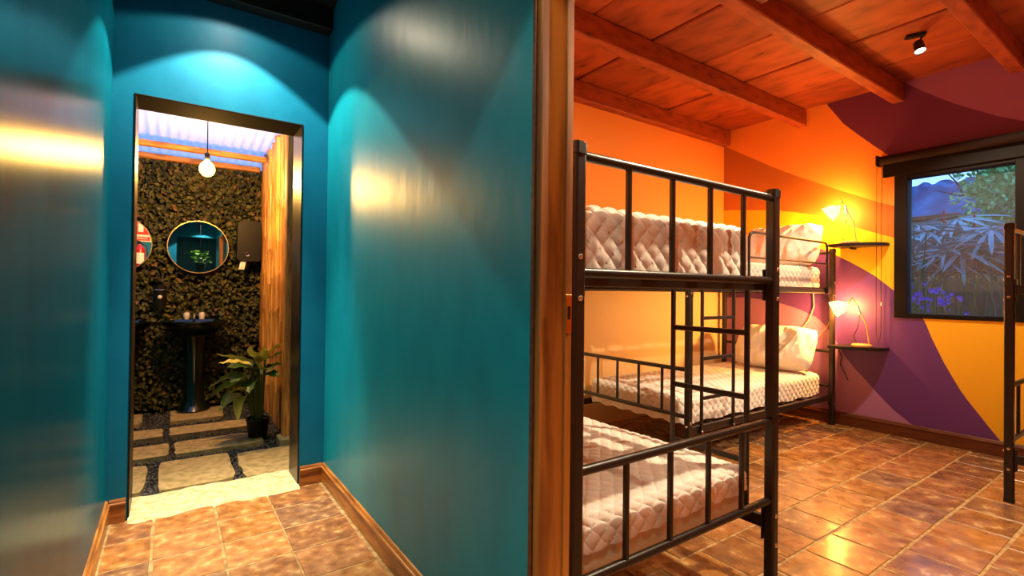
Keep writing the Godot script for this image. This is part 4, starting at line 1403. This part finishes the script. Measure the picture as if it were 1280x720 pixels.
func potted_plant() -> void:
	var at := Vector3(0.57, -0.02, -4.31)
	var pp := thing("potted_plant", at, 0, "broad-leaved potted plant with pale yellow-green leaves beside the bamboo", "plant")
	var mb := MB.new()
	mb.lathe([Vector2(0, 0.0), Vector2(0.062, 0.0), Vector2(0.080, 0.15), Vector2(0.086, 0.155), Vector2(0.086, 0.168), Vector2(0.077, 0.168), Vector2(0.074, 0.15), Vector2(0, 0.15)], Vector3.ZERO, Vector3.UP, 24)
	part(mb, "pot", M.pot_black, pp)
	rng.seed = 31
	# leaf tips: [direction angle in plan, height of leaf base, reach, pale?, length, droop, roll]
	var leaves := [
		[2.70, 0.50, 0.10, false, 0.34, 0.55], [2.55, 0.44, 0.08, false, 0.36, 0.75], [3.3, 0.58, 0.05, true, 0.24, 0.25], [2.1, 0.62, 0.02, true, 0.22, -0.25],
		[1.5, 0.60, 0.03, true, 0.20, -0.35], [2.9, 0.35, 0.12, true, 0.20, 0.95], [2.3, 0.36, 0.14, true, 0.20, 1.15], [0.4, 0.62, 0.05, false, 0.24, -0.15],
		[1.0, 0.55, 0.06, false, 0.26, 0.1], [4.2, 0.55, 0.08, false, 0.28, 0.4], [5.2, 0.50, 0.06, false, 0.26, 0.35], [0.0, 0.66, 0.04, true, 0.22, -0.45], [2.6, 0.40, 0.10, true, 0.26, 0.6], [1.9, 0.46, 0.10, false, 0.28, 0.5], [3.6, 0.42, 0.09, false, 0.30, 0.7], [2.4, 0.56, 0.05, false, 0.30, 0.2], [2.8, 0.60, 0.04, true, 0.26, 0.0], [1.2, 0.50, 0.05, false, 0.26, 0.3], [1.75, 0.56, 0.05, true, 0.22, 0.1], [2.2, 0.50, 0.08, false, 0.32, 0.35], [3.0, 0.48, 0.08, true, 0.30, 0.5]]
	for a in leaves:
		var t: float = a[0]
		var out := Vector3(cos(t), 0, sin(t))
		var base := Vector3(out.x * 0.03, 0.15, out.z * 0.03)
		var tip: Vector3 = out * a[2] + Vector3(0, a[1], 0)
		mb = MB.new()
		mb.tube([base, base.lerp(tip, 0.5) + Vector3(0, 0.04, 0), tip], [0.008, 0.0065, 0.004], 6)
		part(mb, "stem", M.plant_stem, pp)
		var lf := put(leaf_mesh(a[4], 0.052, a[5], 0.25), "leaf", M.plant_pale if a[3] else M.plant_green, pp)
		lf.position = tip
		lf.basis = Basis(Vector3.UP, atan2(out.x, out.z)) * Basis(Vector3.BACK, rng.randfn() * 0.35)

	# hanging planter in the corridor behind the camera, seen in the middle mirror
	var hp := thing("hanging_planter", Vector3(0.52, 2.82, 1.70), 0, "leafy green hanging plant reflected in the middle mirror", "plant")
	mb = MB.new()
	mb.tube([Vector3.ZERO, Vector3(0, -1.0, 0)], 0.004, 6)
	part(mb, "cord", M.cord_black, hp)
	mb = MB.new()
	mb.lathe([Vector2(0, -1.28), Vector2(0.08, -1.28), Vector2(0.11, -1.10), Vector2(0.10, -1.10), Vector2(0, -1.12)], Vector3.ZERO, Vector3.UP, 20)
	part(mb, "pot", M.pot_black, hp)
	for k in 26:
		var t := rng.randf() * TAU
		var out := Vector3(cos(t), 0, sin(t))
		var tip := Vector3(0, -1.10, 0) + out * rng.randf_range(0.05, 0.16) + Vector3(0, rng.randf_range(-0.02, 0.26), 0)
		mb = MB.new()
		mb.tube([Vector3(out.x * 0.03, -1.12, out.z * 0.03), tip], 0.004, 5)
		part(mb, "stem", M.plant_stem, hp)
		var lf := put(leaf_mesh(rng.randf_range(0.12, 0.19), 0.04, rng.randf_range(0.0, 0.7), 0.2), "leaf", M.planter_leaf, hp)
		lf.position = tip
		lf.basis = Basis(Vector3.UP, atan2(out.x, out.z))


# ---------------------------------------------------------------- garden beyond the window
func build_garden() -> void:
	rng.seed = 77
	var mb := MB.new()
	slab(Vector3(5.15, -0.4, -40), Vector3(70, 0.0, 30), mb)
	solo(mb, "garden_ground", M.garden_soil, "dark earth of the garden outside the window", "ground", "", "structure")
	mb = MB.new()
	slab(Vector3(9.4, 0, -6.5), Vector3(9.65, 1.72, 2.5), mb)
	solo(mb, "garden_wall", M.garden_wall, "reddish brown garden wall outside the window", "wall", "", "structure")
	# wooded hill
	var nz := FastNoiseLite.new()
	nz.seed = 4
	nz.frequency = 0.35
	nz.fractal_octaves = 4
	mb = MB.new()
	mb.surf(140, 10, func(u: float, w: float) -> Vector3:
		var z := lerpf(-45, 20, u)
		var ridge := 13.2 + 0.10 * (z + 16.0) + 1.1 * nz.get_noise_2d(z * 0.35, 1.0) + 0.6 * nz.get_noise_2d(z * 2.2, 7.0)
		return Vector3(lerpf(52, 66, w), ridge * sin(w * PI / 2), z), true)
	solo(mb, "hill", M.hill, "wooded blue hill on the skyline beyond the garden", "hill", "", "structure")
	# low white house part far off
	mb = MB.new()
	mb.box(Vector3(24, 1.95, -6.7), Vector3(3, 3.9, 2.4), 0.02)
	var hs := solo(mb, "garden_house", M.far_wall, "pale low house wall glimpsed behind the palms", "building")
	mb = MB.new()
	mb.box(Vector3(24, 3.98, -6.7), Vector3(3.5, 0.16, 2.9), 0.02)
	part(mb, "roof", M.garden_wall, hs)
	# fan palms
	var blade := MB.new()
	blade.surf(2, 8, func(u: float, w: float) -> Vector3:
		var s := (u - 0.5) * 2.0
		return Vector3(s * 0.021 * pow(sin(PI * clampf(w * 0.93 + 0.06, 0, 1)), 0.7), -0.10 * w * w + 0.008 * absf(s), 0.46 * w))
	var blade_m := blade.mesh()
	var palms := [[6.7, -1.92, 1.78, "fan palm at the left of the window view"], [6.9, -1.62, 1.62, "low fan palm in the middle of the window view"], [7.3, -1.55, 1.92, "fan palm with raised leaves right of the window middle"], [7.0, -1.28, 1.72, "fan palm before the right window frame"], [7.6, -2.05, 1.95, "fan palm farther back behind the left one"]]
	for a in palms:
		var pm := thing("fan_palm", Vector3(a[0], 0, a[1]), rng.randf() * TAU, a[3], "palm", "fan palms outside the window")
		for k in 7:
			var t := TAU * k / 7.0 + rng.randf() * 0.5
			var out := Vector3(cos(t), 0, sin(t))
			var tip: Vector3 = out * rng.randf_range(0.12, 0.34) + Vector3(0, a[2] + rng.randf_range(-0.25, 0.12), 0)
			mb = MB.new()
			mb.tube([Vector3(out.x * 0.04, 0, out.z * 0.04), Vector3(out.x * 0.1, a[2] * 0.6, out.z * 0.1), tip], [0.014, 0.010, 0.006], 6)
			part(mb, "stalk", M.plant_stem, pm)
			var fan := MB.new()
			var src: ArrayMesh = blade_m
			var arr := src.surface_get_arrays(0)
			var vs: PackedVector3Array = arr[Mesh.ARRAY_VERTEX]
			var ns: PackedVector3Array = arr[Mesh.ARRAY_NORMAL]
			for j in 13:
				var b := Basis(Vector3.UP, (j - 6) * 0.36) * Basis(Vector3.RIGHT, rng.randfn() * 0.12)
				for q in range(0, vs.size(), 3):
					fan.tri(b * vs[q], b * vs[q + 1], b * vs[q + 2], b * ns[q], b * ns[q + 1], b * ns[q + 2])
			var lf := part(fan, "leaf", M.frond, pm)
			lf.position = tip
			lf.basis = Basis(Vector3.UP, atan2(out.x, out.z)) * Basis(Vector3.RIGHT, rng.randf_range(-0.35, 0.55))
	# leafy tree at upper right, bare branch tree at the middle
	leafy_tree(Vector3(8.6, 0, -1.42), 2.55, 0.62, "bright green leafy tree at the upper right of the window view")
	var bt := thing("bare_tree", Vector3(11.5, 0, -2.2), 0, "dark bare branches before the hill in the window view", "tree")
	mb = MB.new()
	mb.tube([Vector3(0.2, 0, 0.6), Vector3(0.1, 2.0, 0.5), Vector3(0, 2.75, 0.25), Vector3(0, 2.95, -0.15), Vector3(0, 3.6, -0.35)], [0.05, 0.045, 0.035, 0.03, 0.008], 8)
	part(mb, "trunk", M.bark, bt)
	for a in [[Vector3(0, 2.92, -0.1), Vector3(0, 2.95, -0.5), Vector3(0, 3.1, -0.85)], [Vector3(0, 3.0, -0.18), Vector3(0, 3.25, 0.05), Vector3(0, 3.55, 0.1)], [Vector3(0, 2.96, -0.45), Vector3(0, 3.2, -0.55), Vector3(0, 3.5, -0.75)], [Vector3(0, 2.80, 0.2), Vector3(0, 2.72, 0.7), Vector3(0, 2.85, 1.1)]]:
		mb = MB.new()
		mb.tube(a, [0.024, 0.016, 0.005], 6)
		part(mb, "branch", M.bark, bt)
	# red ginger flowers and violet flowers near the pane
	for a in [[Vector3(6.0, 0, -1.80), 1.88, "red flower spike at the upper left edge of the window"], [Vector3(5.95, 0, -1.775), 1.60, "red flower spike at the left edge of the window, lower one"], [Vector3(7.0, 0, -1.78), 1.98, "red flower spike rising above the palms left of the middle"], [Vector3(7.1, 0, -1.55), 1.92, "red flower spike rising above the palms near the middle"], [Vector3(6.6, 0, -1.6), 1.55, "red flower hanging low among the palm leaves"]]:
		var fl := thing("red_flower", a[0], 0, a[2], "flower", "red flowers outside the window")
		mb = MB.new()
		mb.tube([Vector3.ZERO, Vector3(0.01, a[1], 0)], [0.012, 0.005], 6)
		part(mb, "stem", M.plant_stem, fl)
		mb = MB.new()
		for k in 14:
			var t := k * 2.4
			var y: float = a[1] + 0.012 * k - 0.05
			var o := Vector3(cos(t), 0, sin(t))
			var r := 0.045 * (1.0 - k / 16.0)
			mb.flat(Vector3(0.01, y - 0.01, 0) + o.cross(Vector3.UP) * 0.014, Vector3(0.01, y - 0.01, 0) - o.cross(Vector3.UP) * 0.014, Vector3(0.01, y + 0.03, 0) + o * r, Vector3.UP)
		part(mb, "petals", M.red_flower, fl)
	for a in [[Vector3(5.75, 0, -1.64), 1.12, "violet flower clump at the lower left of the window view"], [Vector3(5.8, 0, -1.50), 1.15, "violet flower clump at the lower middle of the window view"]]:
		var vf := thing("violet_flowers", a[0], 0, a[2], "flowers", "violet flowers outside the window")
		for k in 26:
			var top := Vector3(rng.randfn() * 0.05, a[1] + rng.randfn() * 0.055, rng.randfn() * 0.08)
			mb = MB.new()
			mb.tube([Vector3(top.x * 0.3, 0, top.z * 0.3), top], 0.003, 5)
			part(mb, "stem", M.plant_stem, vf)
			mb = MB.new()
			for j in 5:
				var t := TAU * j / 5.0
				var o := Vector3(-0.3, cos(t), sin(t))
				mb.flat(top, top + o.rotated(Vector3.RIGHT, 0.5) * 0.019, top + o.rotated(Vector3.RIGHT, -0.5) * 0.019, Vector3.LEFT)
			part(mb, "blossom", M.violet_flower, vf)

func leafy_tree(at: Vector3, h: float, r: float, label: String) -> void:
	var t := thing("leafy_tree", at, 0, label, "tree")
	var mb := MB.new()
	mb.tube([Vector3.ZERO, Vector3(0.05, h * 0.5, 0.04), Vector3(0, h * 0.9, 0)], [0.08, 0.06, 0.03], 8)
	part(mb, "trunk", M.bark, t)
	mb = MB.new()
	mb.tinted = true
	for k in 5200:
		var d := Vector3(rng.randfn(), rng.randfn(), rng.randfn()).normalized() * pow(rng.randf(), 0.4)
		var lump := 1.0 + 0.25 * sin(d.x * 7.0) * cos(d.z * 6.0 + d.y * 5.0)
		var c := Vector3(0, h, 0) + Vector3(d.x * r, d.y * r * 1.25, d.z * r) * lump
		var b := Basis(Vector3(rng.randf() - 0.5, rng.randf() - 0.5, rng.randf() - 0.5).normalized(), rng.randf() * TAU)
		var g := rng.randf()
		mb.tint = Color(0.10, 0.38, 0.14).lerp(Color(0.26, 0.66, 0.20), g)
		mb.quad(c + b * Vector3(0, 0, -0.045), c + b * Vector3(0.02, 0.005, 0), c + b * Vector3(0, 0, 0.045), c + b * Vector3(-0.02, 0.005, 0), Vector3.UP)
	part(mb, "foliage", M.tree_leaf, t).set_meta("kind", "stuff")


func _ready() -> void:
	set_camera_and_sky()
	make_materials()
	build_spots()
	build_structure()
	build_beds()
	build_bedside()
	build_washroom()
	build_garden()
